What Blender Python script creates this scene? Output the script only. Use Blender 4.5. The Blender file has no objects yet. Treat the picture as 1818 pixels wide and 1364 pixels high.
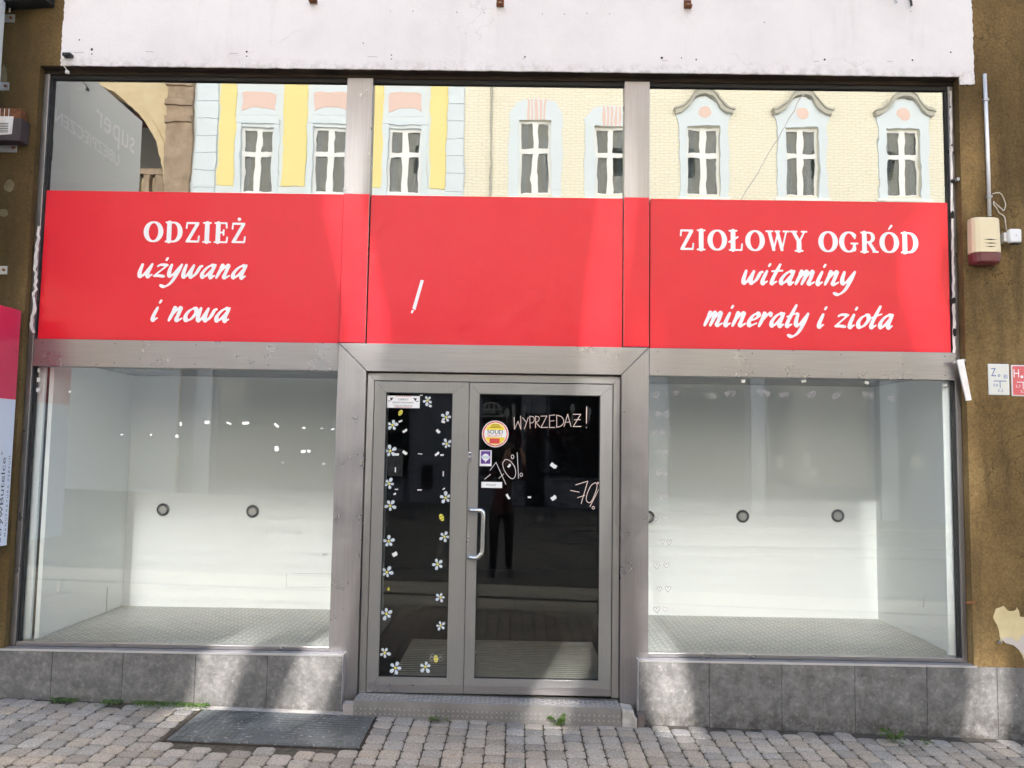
import bpy, math, random
import numpy as np
from mathutils import Vector
R_ = math.radians
random.seed(7)
SC = bpy.context.scene
COL = SC.collection

# ------------------------------------------------------------------ camera, sky, sun, exposure
CAM = Vector((0, -5.75, 1.75))
F_PX, PITCH, ROLL, YAW = 1500.0, R_(4.534), R_(.92), R_(-.4215)
fw = Vector((math.sin(YAW)*math.cos(PITCH), math.cos(YAW)*math.cos(PITCH), math.sin(PITCH)))
r0 = Vector((math.cos(YAW), -math.sin(YAW), 0)); u0 = r0.cross(fw)
rt = r0*math.cos(ROLL)+u0*math.sin(ROLL); up = -r0*math.sin(ROLL)+u0*math.cos(ROLL)
cd = bpy.data.cameras.new("camera"); cam = bpy.data.objects.new("camera", cd); COL.objects.link(cam)
cd.sensor_width = 36; cd.lens = F_PX/1818*36; cd.clip_start = .02; cd.clip_end = 500
from mathutils import Matrix
m = Matrix((rt, up, -fw)).transposed().to_4x4(); m.translation = CAM
cam.matrix_world = m; SC.camera = cam

SUN_EL, SUN_AZ = R_(34), R_(-3)       # sun stands over the houses across the street, a touch to the left
w = bpy.data.worlds.new("World"); SC.world = w; w.use_nodes = True
nt = w.node_tree; sky = nt.nodes.new("ShaderNodeTexSky"); sky.sky_type = 'NISHITA'; sky.sun_disc = False
sky.sun_elevation = SUN_EL; sky.sun_rotation = math.pi-SUN_AZ
nt.links.new(sky.outputs[0], nt.nodes['Background'].inputs[0]); nt.nodes['Background'].inputs[1].default_value = .05
sl = bpy.data.lights.new("sun", 'SUN'); sl.energy = 5.0; sl.angle = R_(.55); sl.color = (1, .97, .93)
so = bpy.data.objects.new("sun", sl); COL.objects.link(so)
sdir = Vector((-math.sin(SUN_AZ)*math.cos(SUN_EL), math.cos(SUN_AZ)*math.cos(SUN_EL), -math.sin(SUN_EL)))
so.rotation_euler = sdir.to_track_quat('-Z', 'Y').to_euler(); so.location = (0, -30, 40)
SC.view_settings.view_transform = 'Standard'; SC.view_settings.look = 'None'
SC.view_settings.exposure = 3.02; SC.view_settings.gamma = 1
SC.render.engine = 'CYCLES'
SC.cycles.max_bounces = 10; SC.cycles.diffuse_bounces = 5; SC.cycles.glossy_bounces = 5
SC.cycles.transparent_max_bounces = 16; SC.cycles.use_denoising = True

# ------------------------------------------------------------------ measuring helpers: photo pixel -> point in a plane
def ray(u, v): return fw*F_PX+rt*(u-909)+up*(682-v)
def P(u, v, y=0.):
    d = ray(u, v); t = (y-CAM.y)/d.y; p = CAM+d*t
    return (p.x, p.z)
GZ0, GSL = .0265, -.0222
def gz(x): return GZ0+GSL*x
def G(u, v):
    d = ray(u, v); t = (GZ0+GSL*CAM.x-CAM.z)/(d.z-GSL*d.x); p = CAM+d*t
    return (p.x, p.y)
def PX(x, u, v):                      # point on the plane x = const
    d = ray(u, v); t = (x-CAM.x)/d.x; p = CAM+d*t
    return (p.y, p.z)

# ------------------------------------------------------------------ mesh helpers
WLOC = {}
def tag(o, label=None, cat=None, group=None, kind=None):
    if label: o['label'] = label
    if cat: o['category'] = cat
    if group: o['group'] = group
    if kind: o['kind'] = kind
    return o
def thing(name, loc, label, cat, group=None):
    o = bpy.data.objects.new(name, None); COL.objects.link(o); o.location = loc; o.empty_display_size = .1
    WLOC[o.name] = Vector(loc)
    return tag(o, label, cat, group)
class MB:
    def __init__(s): s.v = []; s.f = []; s.mi = []; s.col = []; s.m = 0
    def face(s, pts, mi=None):
        b = len(s.v); s.v += [tuple(p) for p in pts]; s.f.append(tuple(range(b, b+len(pts)))); s.mi.append(s.m if mi is None else mi)
        return s
    def box(s, x0, x1, y0, y1, z0, z1):
        x0, x1 = sorted((x0, x1)); y0, y1 = sorted((y0, y1)); z0, z1 = sorted((z0, z1))
        b = len(s.v)
        s.v += [(x0,y0,z0),(x1,y0,z0),(x1,y1,z0),(x0,y1,z0),(x0,y0,z1),(x1,y0,z1),(x1,y1,z1),(x0,y1,z1)]
        for q in ((0,3,2,1),(4,5,6,7),(0,1,5,4),(1,2,6,5),(2,3,7,6),(3,0,4,7)):
            s.f.append(tuple(b+i for i in q)); s.mi.append(s.m)
        return s
    def prism(s, pts, y0, y1, fn=None):
        """polygon pts (x,z) extruded along y; fn maps (a,b,c)->world for other planes"""
        fn = fn or (lambda a, c, b: (a, c, b))
        ar = sum(pts[i][0]*pts[(i+1) % len(pts)][1]-pts[(i+1) % len(pts)][0]*pts[i][1] for i in range(len(pts)))
        if ar < 0: pts = pts[::-1]
        y0, y1 = min(y0, y1), max(y0, y1)
        b = len(s.v); n = len(pts)
        s.v += [fn(p[0], y0, p[1]) for p in pts]+[fn(p[0], y1, p[1]) for p in pts]
        s.f.append(tuple(range(b, b+n))); s.mi.append(s.m)
        s.f.append(tuple(range(b+2*n-1, b+n-1, -1))); s.mi.append(s.m)
        for i in range(n):
            j = (i+1) % n
            s.f.append((b+j, b+i, b+n+i, b+n+j)); s.mi.append(s.m)
        return s
    def tube(s, path, r, n=10, cap=True):
        path = [Vector(p) for p in path]; rings = []
        ref = Vector((.31, .2, .93))
        for i, p in enumerate(path):
            t = (path[min(i+1, len(path)-1)]-path[max(i-1, 0)]).normalized()
            a = t.cross(ref)
            if a.length < .1: a = t.cross(Vector((1, 0, 0)))
            a.normalize(); c = t.cross(a)
            rr = r[i] if isinstance(r, (list, tuple)) else r
            b = len(s.v); rings.append(b)
            for k in range(n):
                q = 2*math.pi*k/n; s.v.append(tuple(p+(a*math.cos(q)+c*math.sin(q))*rr))
        for A, B in zip(rings, rings[1:]):
            for k in range(n):
                s.f.append((A+k, A+(k+1) % n, B+(k+1) % n, B+k)); s.mi.append(s.m)
        if cap:
            s.f.append(tuple(rings[0]+k for k in range(n))[::-1]); s.mi.append(s.m)
            s.f.append(tuple(rings[-1]+k for k in range(n))); s.mi.append(s.m)
        return s
    def disc(s, x, y, z, r, n=16, rz=None):
        return s.face([(x+r*math.cos(2*math.pi*k/n), y, z+(rz or r)*math.sin(2*math.pi*k/n)) for k in range(n)])
    def build(s, name, mats, parent=None, origin=None, smooth=False, bevel=0):
        o_ = Vector(origin) if origin is not None else Vector((0, 0, 0))
        if parent is not None: o_ = WLOC[parent.name]
        me = bpy.data.meshes.new(name)
        me.from_pydata([tuple(Vector(p)-o_) for p in s.v], [], s.f)
        if not isinstance(mats, (list, tuple)): mats = [mats]
        for mm in mats: me.materials.append(mm)
        if len(mats) > 1: me.polygons.foreach_set('material_index', s.mi)
        if smooth: me.polygons.foreach_set('use_smooth', [True]*len(me.polygons))
        if s.col:
            at = me.color_attributes.new('tone', 'FLOAT_COLOR', 'POINT')
            at.data.foreach_set('color', [c for q in s.col for c in (*q, 1)])
        me.update()
        o = bpy.data.objects.new(name, me); COL.objects.link(o)
        if parent is not None: o.parent = parent; WLOC[o.name] = o_.copy()
        else: o.location = o_; WLOC[o.name] = o_.copy()
        if bevel:
            bm = o.modifiers.new('bevel', 'BEVEL'); bm.width = bevel; bm.segments = 2; bm.limit_method = 'ANGLE'; bm.angle_limit = R_(40)
        return o

def field_polys(strokes, cell):
    """union of tapered round strokes [(x,z,r)...] -> polygons (marching squares)"""
    A = np.array([[*s[i], *s[i+1]] for s in strokes for i in range(len(s)-1)] or [[*strokes[0][0]]*2])
    rm = max(A[:, 2].max(), A[:, 5].max())+cell*2
    x0, z0 = min(A[:, 0].min(), A[:, 3].min())-rm, min(A[:, 1].min(), A[:, 4].min())-rm
    x1, z1 = max(A[:, 0].max(), A[:, 3].max())+rm, max(A[:, 1].max(), A[:, 4].max())+rm
    nx, nz = int((x1-x0)/cell)+2, int((z1-z0)/cell)+2
    D = np.full((nz, nx), 9.)
    for ax, az, ar, bx, bz, br in A:
        mr = max(ar, br)+cell*2
        i0, i1 = int((min(ax, bx)-mr-x0)/cell), int((max(ax, bx)+mr-x0)/cell)+2
        j0, j1 = int((min(az, bz)-mr-z0)/cell), int((max(az, bz)+mr-z0)/cell)+2
        i0, j0 = max(i0, 0), max(j0, 0); i1, j1 = min(i1, nx), min(j1, nz)
        X = x0+np.arange(i0, i1)*cell; Z = (z0+np.arange(j0, j1)*cell)[:, None]
        dx, dz = bx-ax, bz-az; L = dx*dx+dz*dz
        t = np.clip(((X-ax)*dx+(Z-az)*dz)/L, 0, 1) if L > 1e-12 else np.zeros((j1-j0, i1-i0))
        d = np.hypot(X-ax-t*dx, Z-az-t*dz)-(ar+(br-ar)*t)
        D[j0:j1, i0:i1] = np.minimum(D[j0:j1, i0:i1], d)
    out = []
    ins = D < 0
    cnt = ins[:-1, :-1].astype(int)+ins[1:, :-1]+ins[:-1, 1:]+ins[1:, 1:]
    for j, i in zip(*np.nonzero(cnt)):
        c = [(i, j), (i+1, j), (i+1, j+1), (i, j+1)]; poly = []
        for k in range(4):
            a, b = c[k], c[(k+1) % 4]; da, db = D[a[1], a[0]], D[b[1], b[0]]
            if da < 0: poly.append((x0+a[0]*cell, z0+a[1]*cell))
            if (da < 0) != (db < 0):
                t = da/(da-db); poly.append((x0+(a[0]+(b[0]-a[0])*t)*cell, z0+(a[1]+(b[1]-a[1])*t)*cell))
        if len(poly) > 2: out.append(poly)
    return out
def strokes_mesh(mb, strokes, cell, fn, mi=None):
    for p in field_polys(strokes, cell): mb.face([fn(a, b) for a, b in p], mi)
    return mb
def smooth_path(pts, n=6):
    if len(pts) < 3: return pts
    out = []; q = [pts[0]]+list(pts)+[pts[-1]]
    for i in range(1, len(q)-2):
        p0, p1, p2, p3 = (np.array(q[k], float) for k in (i-1, i, i+1, i+2))
        for k in range(n):
            t = k/n
            out.append(tuple(.5*((2*p1)+(-p0+p2)*t+(2*p0-5*p1+4*p2-p3)*t*t+(-p0+3*p1-3*p2+p3)*t**3)))
    out.append(tuple(pts[-1])); return out

def font_polys(text):
    """built-in font, normalised to x 0..1 by cap box (returns polys, aspect)"""
    cu = bpy.data.curves.new('t', 'FONT'); cu.body = text; cu.size = 1; cu.resolution_u = 3
    ob = bpy.data.objects.new('t', cu); COL.objects.link(ob)
    dg = bpy.context.evaluated_depsgraph_get(); me = bpy.data.meshes.new_from_object(ob.evaluated_get(dg))
    vs = [v.co.copy() for v in me.vertices]; ps = [[vs[i] for i in p.vertices] for p in me.polygons]
    bpy.data.objects.remove(ob); bpy.data.curves.remove(cu); bpy.data.meshes.remove(me)
    return vs, ps
def font_text(mb, text, a0, a1, b0, b1, fn, mi=None):
    """text stretched into the box a0..a1 x b0..b1, fn(a,b)->world"""
    vs, ps = font_polys(text)
    if not vs: return mb
    xa, xb = min(v.x for v in vs), max(v.x for v in vs); ya, yb = min(v.y for v in vs), max(v.y for v in vs)
    g = lambda v: fn(a0+(v.x-xa)/(xb-xa)*(a1-a0), b0+(v.y-ya)/max(yb-ya, 1e-6)*(b1-b0))
    for p in ps:
        q = [g(v) for v in p]
        mb.face(q, mi)
    return mb

# ------------------------------------------------------------------ materials
def newmat(name):
    mt = bpy.data.materials.new(name); mt.use_nodes = True
    return mt, mt.node_tree.nodes, mt.node_tree.links, mt.node_tree.nodes['Principled BSDF']
def c4(c): return (c[0], c[1], c[2], 1)
def plain(name, col, rough=.5, metal=0., spec=.5):
    mt, N, L, b = newmat(name)
    b.inputs['Base Color'].default_value = c4(col); b.inputs['Roughness'].default_value = rough
    b.inputs['Metallic'].default_value = metal; b.inputs['Specular IOR Level'].default_value = spec
    return mt
def ramp(N, L, src, stops):
    r = N.new('ShaderNodeValToRGB'); e = r.color_ramp.elements
    while len(e) < len(stops): e.new(.5)
    for q, (p, c) in zip(e, stops): q.position = p; q.color = c4(c) if not isinstance(c, (int, float)) else (c, c, c, 1)
    L.new(src, r.inputs[0]); return r.outputs[0]
def noise(N, L, scale, detail=4, rough=.55, stretch=None, dist=0):
    g = N.new('ShaderNodeNewGeometry'); n = N.new('ShaderNodeTexNoise')
    n.inputs['Scale'].default_value = scale; n.inputs['Detail'].default_value = detail; n.inputs['Roughness'].default_value = rough
    n.inputs['Distortion'].default_value = dist
    src = g.outputs['Position']
    if stretch:
        mp = N.new('ShaderNodeMapping'); mp.inputs['Scale'].default_value = stretch; L.new(src, mp.inputs[0]); src = mp.outputs[0]
    L.new(src, n.inputs['Vector']); return n.outputs['Fac']
def mix(N, L, f, a, b, mode='MIX'):
    x = N.new('ShaderNodeMix'); x.data_type = 'RGBA'; x.blend_type = mode
    for k, s in ((0, f), (6, a), (7, b)):
        if hasattr(s, 'links'): L.new(s, x.inputs[k])
        elif isinstance(s, (int, float)): x.inputs[k].default_value = s
        else: x.inputs[k].default_value = c4(s)
    return x.outputs[2]
def bump(N, L, b, h, strength, dist):
    q = N.new('ShaderNodeBump'); q.inputs['Strength'].default_value = strength; q.inputs['Distance'].default_value = dist
    L.new(h, q.inputs['Height']); L.new(q.outputs[0], b.inputs['Normal']); return q
def mottled(name, stops, scale, rough=.8, metal=0., bscale=60, bstr=.3, bdist=.004, detail=6, stretch=None, speck=None, spec=.4, dist=0):
    mt, N, L, b = newmat(name)
    col = ramp(N, L, noise(N, L, scale, detail, .6, stretch, dist), stops)
    if speck:
        sc, lo, hi, c, amt = speck
        col = mix(N, L, ramp(N, L, noise(N, L, sc, 2, .5), [(lo, 0.), (hi, amt)]), col, c)
    L.new(col, b.inputs['Base Color']); b.inputs['Roughness'].default_value = rough; b.inputs['Metallic'].default_value = metal
    b.inputs['Specular IOR Level'].default_value = spec
    if bstr: bump(N, L, b, noise(N, L, bscale, 4, .6), bstr, bdist)
    return mt

def brown_plaster():
    mt, N, L, b = newmat('brown_plaster')
    big = ramp(N, L, noise(N, L, 1.1, 5, .6), [(.3, (.105, .068, .030)), (.55, (.215, .140, .059)), (.75, (.31, .212, .095))])
    fine = ramp(N, L, noise(N, L, 75, 4, .7), [(.28, .60), (.64, 1.16)])
    col = mix(N, L, 1., big, fine, 'MULTIPLY')
    streak = ramp(N, L, noise(N, L, 3, 4, .6, (2.2, 2.2, .35)), [(.52, 0.), (.75, .7)])
    col = mix(N, L, streak, col, (.05, .038, .022))
    gg = N.new('ShaderNodeNewGeometry'); vo = N.new('ShaderNodeTexVoronoi'); vo.feature = 'DISTANCE_TO_EDGE'; vo.inputs['Scale'].default_value = 1.9
    nz = N.new('ShaderNodeTexNoise'); nz.inputs['Scale'].default_value = 5; nz.inputs['Detail'].default_value = 6; L.new(gg.outputs['Position'], nz.inputs['Vector'])
    vm = N.new('ShaderNodeVectorMath'); vm.operation = 'MULTIPLY_ADD'; vm.inputs[1].default_value = (.4, .4, .4)
    L.new(nz.outputs['Color'], vm.inputs[0]); L.new(gg.outputs['Position'], vm.inputs[2]); L.new(vm.outputs[0], vo.inputs['Vector'])
    cr = ramp(N, L, vo.outputs['Distance'], [(0., 1.), (.007, 0.)]); cm = ramp(N, L, noise(N, L, 1.3, 2, .5), [(.48, 0.), (.58, .8)])
    mm = N.new('ShaderNodeMath'); mm.operation = 'MULTIPLY'; L.new(cr, mm.inputs[0]); L.new(cm, mm.inputs[1])
    col = mix(N, L, mm.outputs[0], col, (.05, .032, .015))
    # shade left of the shop painted into the colour, with some old grime
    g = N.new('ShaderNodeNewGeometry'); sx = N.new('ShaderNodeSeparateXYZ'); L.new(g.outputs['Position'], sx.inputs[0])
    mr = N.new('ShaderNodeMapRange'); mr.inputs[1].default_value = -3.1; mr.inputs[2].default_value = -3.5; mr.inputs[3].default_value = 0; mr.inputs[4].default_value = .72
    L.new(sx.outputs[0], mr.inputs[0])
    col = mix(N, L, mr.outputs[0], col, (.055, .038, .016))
    L.new(col, b.inputs['Base Color']); b.inputs['Roughness'].default_value = .95; b.inputs['Specular IOR Level'].default_value = .15
    bump(N, L, b, noise(N, L, 110, 5, .7), .8, .006); return mt
def fascia_plaster():
    mt, N, L, b = newmat('white_plaster')
    col = ramp(N, L, noise(N, L, 2.2, 6, .65), [(.3, (.76, .715, .715)), (.6, (.83, .785, .785))])
    st = ramp(N, L, noise(N, L, 5, 5, .7, (1, 1, .12)), [(.60, 0.), (.8, .28)])
    col = mix(N, L, st, col, (.52, .47, .45))
    # dirt creeping along the lower edge
    g = N.new('ShaderNodeNewGeometry'); sx = N.new('ShaderNodeSeparateXYZ'); L.new(g.outputs['Position'], sx.inputs[0])
    mr = N.new('ShaderNodeMapRange'); mr.inputs[1].default_value = 4.44; mr.inputs[2].default_value = 4.365
    L.new(sx.outputs[2], mr.inputs[0])
    dn = ramp(N, L, noise(N, L, 16, 6, .75), [(.46, 0.), (.64, .5)])
    mm = N.new('ShaderNodeMath'); mm.operation = 'MULTIPLY'; L.new(mr.outputs[0], mm.inputs[0]); L.new(dn, mm.inputs[1])
    col = mix(N, L, mm.outputs[0], col, (.33, .29, .26))
    # hairline cracks
    vo = N.new('ShaderNodeTexVoronoi'); vo.feature = 'DISTANCE_TO_EDGE'; vo.inputs['Scale'].default_value = 1.3
    nz = N.new('ShaderNodeTexNoise'); nz.inputs['Scale'].default_value = 6; nz.inputs['Detail'].default_value = 5
    L.new(g.outputs['Position'], nz.inputs['Vector'])
    vm = N.new('ShaderNodeVectorMath'); vm.operation = 'MULTIPLY_ADD'; vm.inputs[1].default_value = (.35, .35, .35)
    L.new(nz.outputs['Color'], vm.inputs[0]); L.new(g.outputs['Position'], vm.inputs[2]); L.new(vm.outputs[0], vo.inputs['Vector'])
    cr = ramp(N, L, vo.outputs['Distance'], [(0., 1.), (.006, 0.)])
    cm = ramp(N, L, noise(N, L, 1.6, 2, .5), [(.52, 0.), (.62, .28)])
    mm2 = N.new('ShaderNodeMath'); mm2.operation = 'MULTIPLY'; L.new(cr, mm2.inputs[0]); L.new(cm, mm2.inputs[1])
    col = mix(N, L, mm2.outputs[0], col, (.4, .35, .34))
    L.new(col, b.inputs['Base Color']); b.inputs['Roughness'].default_value = .9; b.inputs['Specular IOR Level'].default_value = .2
    bump(N, L, b, noise(N, L, 45, 5, .65), .5, .004); return mt
def brushed(name, c0, c1, rough, metal=.75, stretch=(220, 220, 3)):
    mt, N, L, b = newmat(name)
    col = ramp(N, L, noise(N, L, 1., 3, .6, stretch), [(.3, c0), (.7, c1)])
    st = ramp(N, L, noise(N, L, 1.3, 5, .6), [(.45, 0.), (.8, .25)])
    col = mix(N, L, st, col, tuple(x*.65 for x in c0))
    sc = ramp(N, L, noise(N, L, 60, 3, .6, (1, 1, .2), .4), [(.72, 0.), (.78, .16)])
    col = mix(N, L, sc, col, tuple(min(1, x*1.5) for x in c1))
    L.new(col, b.inputs['Base Color']); b.inputs['Metallic'].default_value = metal
    L.new(ramp(N, L, noise(N, L, 5, 5, .6), [(.3, rough*.8), (.7, rough*1.25)]), b.inputs['Roughness'])
    return mt
def tile_stone():
    mt, N, L, b = newmat('plinth_tile')
    a = noise(N, L, 8.5, 12, .8, None, .1)
    col = ramp(N, L, a, [(.30, (.070, .066, .064)), (.47, (.145, .139, .134)), (.58, (.215, .205, .196)), (.74, (.40, .385, .365))])
    v = ramp(N, L, noise(N, L, 34, 8, .78, None, .5), [(.54, 0.), (.70, .6)])
    col = mix(N, L, v, col, (.33, .32, .31))
    sc = ramp(N, L, noise(N, L, 48, 6, .75, (1, 1, .6), .3), [(.62, 0.), (.68, .7)])
    col = mix(N, L, sc, col, (.5, .48, .46))
    # splash dirt near the ground
    g = N.new('ShaderNodeNewGeometry'); sx = N.new('ShaderNodeSeparateXYZ'); L.new(g.outputs['Position'], sx.inputs[0])
    mr = N.new('ShaderNodeMapRange'); mr.inputs[1].default_value = .16; mr.inputs[2].default_value = .02
    L.new(sx.outputs[2], mr.inputs[0])
    dn = ramp(N, L, noise(N, L, 20, 6, .75), [(.42, 0.), (.6, .8)])
    mm = N.new('ShaderNodeMath'); mm.operation = 'MULTIPLY'; L.new(mr.outputs[0], mm.inputs[0]); L.new(dn, mm.inputs[1])
    col = mix(N, L, mm.outputs[0], col, (.06, .05, .04))
    L.new(col, b.inputs['Base Color']); b.inputs['Roughness'].default_value = .42
    bump(N, L, b, noise(N, L, 26, 6, .7), .25, .003); return mt
def paver_mat():
    mt, N, L, b = newmat('paving_stone')
    col = ramp(N, L, noise(N, L, 90, 5, .75), [(.32, (.17, .152, .133)), (.5, (.315, .285, .252)), (.7, (.46, .42, .375))])
    sp = ramp(N, L, noise(N, L, 200, 2, .5), [(.60, 0.), (.67, .8)])
    col = mix(N, L, sp, col, (.62, .6, .57))
    at = N.new('ShaderNodeVertexColor'); at.layer_name = 'tone'
    col = mix(N, L, 1., col, at.outputs[0], 'MULTIPLY')
    tint = ramp(N, L, noise(N, L, 1.3, 3, .5), [(.35, (1, .97, .94)), (.65, (.82, .84, .86))])
    col = mix(N, L, 1., col, tint, 'MULTIPLY')
    L.new(col, b.inputs['Base Color']); b.inputs['Roughness'].default_value = .85
    bump(N, L, b, noise(N, L, 160, 5, .7), .6, .004); return mt
def glass_mat(name, refl, tint, wav=0., wscale=(6, 6, 5), fres=.6, rough=0.):
    """thin glass: reflects a share plus a grazing-angle rise, lets the rest through"""
    mt = bpy.data.materials.new(name); mt.use_nodes = True; N, L = mt.node_tree.nodes, mt.node_tree.links; N.clear()
    o = N.new('ShaderNodeOutputMaterial'); mx = N.new('ShaderNodeMixShader'); t = N.new('ShaderNodeBsdfTransparent'); g = N.new('ShaderNodeBsdfGlossy')
    t.inputs[0].default_value = c4(tint); g.inputs[0].default_value = (.97, .98, .98, 1); g.inputs['Roughness'].default_value = rough
    fr = N.new('ShaderNodeFresnel'); fr.inputs[0].default_value = 1.5
    ma = N.new('ShaderNodeMath'); ma.operation = 'MULTIPLY_ADD'; ma.use_clamp = True
    L.new(fr.outputs[0], ma.inputs[0]); ma.inputs[1].default_value = fres; ma.inputs[2].default_value = refl-.04*fres
    L.new(ma.outputs[0], mx.inputs[0]); L.new(t.outputs[0], mx.inputs[1]); L.new(g.outputs[0], mx.inputs[2]); L.new(mx.outputs[0], o.inputs[0])
    if wav:
        n = noise(N, L, 1., 2, .45, wscale); q = N.new('ShaderNodeBump'); q.inputs['Strength'].default_value = 1; q.inputs['Distance'].default_value = wav
        L.new(n, q.inputs['Height']); L.new(q.outputs[0], g.inputs['Normal'])
    return mt
def brick_mat(name, c1, c2, cj, bw, bh, axis='xz', mortar=.02):
    mt, N, L, b = newmat(name)
    g = N.new('ShaderNodeNewGeometry'); mp = N.new('ShaderNodeMapping'); mp.inputs['Rotation'].default_value = (R_(-90), 0, 0)
    L.new(g.outputs['Position'], mp.inputs[0])
    br = N.new('ShaderNodeTexBrick'); br.inputs['Color1'].default_value = c4(c1); br.inputs['Color2'].default_value = c4(c2); br.inputs['Mortar'].default_value = c4(cj)
    br.inputs['Scale'].default_value = 1; br.inputs['Brick Width'].default_value = bw; br.inputs['Row Height'].default_value = bh; br.inputs['Mortar Size'].default_value = mortar
    L.new(mp.outputs[0], br.inputs[0]); L.new(br.outputs[0], b.inputs['Base Color']); b.inputs['Roughness'].default_value = .9
    return mt

M = dict(
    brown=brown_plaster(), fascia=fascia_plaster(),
    alu=brushed('anodised_aluminium', (.29, .277, .285), (.345, .33, .338), .31, .85),
    alu_h=brushed('anodised_aluminium_across', (.29, .277, .285), (.345, .33, .338), .31, .85, (3, 220, 220)),
    alu_door=brushed('door_aluminium', (.275, .268, .265), (.305, .298, .295), .42, .6),
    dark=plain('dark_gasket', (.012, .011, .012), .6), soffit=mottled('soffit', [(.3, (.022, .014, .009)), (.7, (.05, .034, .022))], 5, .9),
    trim=plain('bright_trim', (.74, .74, .76), .28, .85),
    tile=tile_stone(), grout=plain('tile_grout', (.24, .225, .21), .9), sill=mottled('sill_tile', [(.3, (.15, .145, .155)), (.7, (.26, .25, .26))], 8, .5, bstr=.1),
    paver=paver_mat(), joint=mottled('joint_sand', [(.35, (.035, .030, .024)), (.65, (.10, .085, .065))], 30, .95),
    red=mottled('red_film', [(.3, (.80, .015, .032)), (.7, (.83, .019, .038))], 1.5, .27, bscale=1.1, bstr=.35, bdist=.05, spec=.36),
    letter=plain('white_letter_film', (.93, .91, .94), .4),
    white=mottled('display_white', [(.3, (.82, .845, .85)), (.7, (.85, .875, .875))], 1.2, .6, bstr=.05),
    jamb=plain('white_jamb', (.78, .82, .83), .5),
    floor=mottled('display_floor', [(.3, (.24, .25, .235)), (.7, (.34, .35, .33))], 9, .4, bstr=.1),
    floor_rib=plain('display_floor_rib', (.52, .53, .5), .35),
    ceil=plain('display_ceiling', (.26, .265, .27), .8),
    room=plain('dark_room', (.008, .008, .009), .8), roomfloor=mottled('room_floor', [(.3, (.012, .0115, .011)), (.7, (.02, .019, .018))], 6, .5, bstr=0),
    mat_=mottled('ribbed_mat', [(.3, (.46, .44, .39)), (.7, (.56, .53, .48))], 12, .8),
    pane=glass_mat('display_glass', .075, (.985, .992, .988), 2e-5, fres=.5), mirror=glass_mat('solar_glass', .30, (.3, .32, .32), 2.0e-4, (6, 6, 4.5), fres=.1),
    dglass=glass_mat('dark_door_glass', .034, (.84, .85, .85), 2e-5, fres=.4),
    steel=mottled('plate_steel', [(.3, (.27, .25, .24)), (.7, (.38, .36, .34))], 7, .45, .6, bscale=40, bstr=.15, bdist=.002),
    chrome=plain('polished_steel', (.72, .72, .72), .16, 1.), concrete=mottled('rough_concrete', [(.3, (.3, .27, .24)), (.7, (.55, .52, .48))], 14, .95, bscale=50, bstr=.8, bdist=.01),
    grate=mottled('grate_plastic', [(.3, (.055, .06, .062)), (.7, (.13, .14, .145))], 9, .45, bstr=.2, speck=(40, .62, .7, (.4, .39, .37), .6)),
    green=mottled('weed_leaf', [(.3, (.05, .10, .018)), (.7, (.12, .19, .045))], 40, .6, bstr=0), moss=mottled('moss', [(.3, (.05, .08, .02)), (.7, (.10, .13, .04))], 60, .9),
    cream=plain('siren_cream', (.80, .68, .45), .35), siren_red=plain('siren_red', (.16, .035, .042), .3), black=plain('black', (.01, .01, .011), .5),
    whiteplast=plain('white_plastic', (.82, .82, .84), .35), pipe=plain('grey_pipe', (.66, .66, .68), .4, .2), cable=plain('cable', (.62, .55, .46), .5),
    zinc=plain('zinc_bracket', (.38, .38, .39), .4, .6), rust=mottled('rust', [(.3, (.10, .035, .015)), (.7, (.25, .10, .04))], 30, .9),
    caulk=mottled('old_caulk', [(.3, (.62, .58, .56)), (.7, (.82, .78, .77))], 14, .8), foam=plain('dark_foam', (.02, .018, .016), .9),
    yellowp=mottled('old_yellow_plaster', [(.3, (.62, .50, .27)), (.7, (.74, .63, .38))], 9, .9), whitebrick=plain('bare_patch', (.62, .55, .5), .9),
    pinkface=plain('sign_pink', (.62, .03, .10), .3), paleface=plain('sign_pale_blue', (.60, .65, .78), .3), ink=plain('sign_ink', (.03, .03, .05), .5),
    greyface=plain('grey_sign_face', (.62, .64, .65), .35), greytext=plain('grey_sign_text', (.85, .87, .88), .4),
    petal=plain('flower_petal', (.60, .66, .72), .5), petal_e=plain('flower_petal_edge', (.05, .06, .07), .5), yel=plain('flower_yellow', (.75, .68, .08), .5), chalk=plain('chalk_pen', (.70, .56, .50), .7),
    chalkw=plain('chalk_white', (.66, .64, .64), .7), heart=plain('heart_pen', (.34, .31, .325), .8), tape=plain('tape', (.80, .80, .80), .5),
    stick_w=plain('sticker_white', (.84, .84, .86), .4), stick_red=plain('sticker_red', (.70, .06, .07), .4), stick_y=plain('sticker_yellow', (.90, .70, .05), .4), purple=plain('sticker_purple', (.13, .04, .30), .4), pinkring=plain('sticker_ring', (.76, .16, .17), .4),
    blue=plain('plate_blue', (.16, .23, .50), .4), plate_w=plain('plate_white', (.80, .79, .72), .4), plate_r=plain('plate_red', (.75, .14, .15), .4), plate_g=plain('plate_edge', (.45, .46, .5), .4),
    rib=plain('worn_rib', (.70, .68, .65), .3, .6), spot_in=plain('spot_lens', (.46, .45, .43), .25),
)

# ------------------------------------------------------------------ key lines of the shopfront (metres)
XL, XR = -3.300, 2.945                  # glass left / right
PLO, PLI, PRI, PRO = -1.225, -1.045, .708, .884   # post edges left outer/inner, right inner/outer
Z_T, Z_RT, Z_RB, Z_LB, Z_G = 4.305, 3.505, 2.466, 2.274, .437  # top of glass, top of red, bottom of red, bottom of transom, bottom of glass
WY = -.10                               # face of the plastered wall
OX0, OX1, OZ = -3.352, 2.997, 4.366     # wall opening

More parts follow.
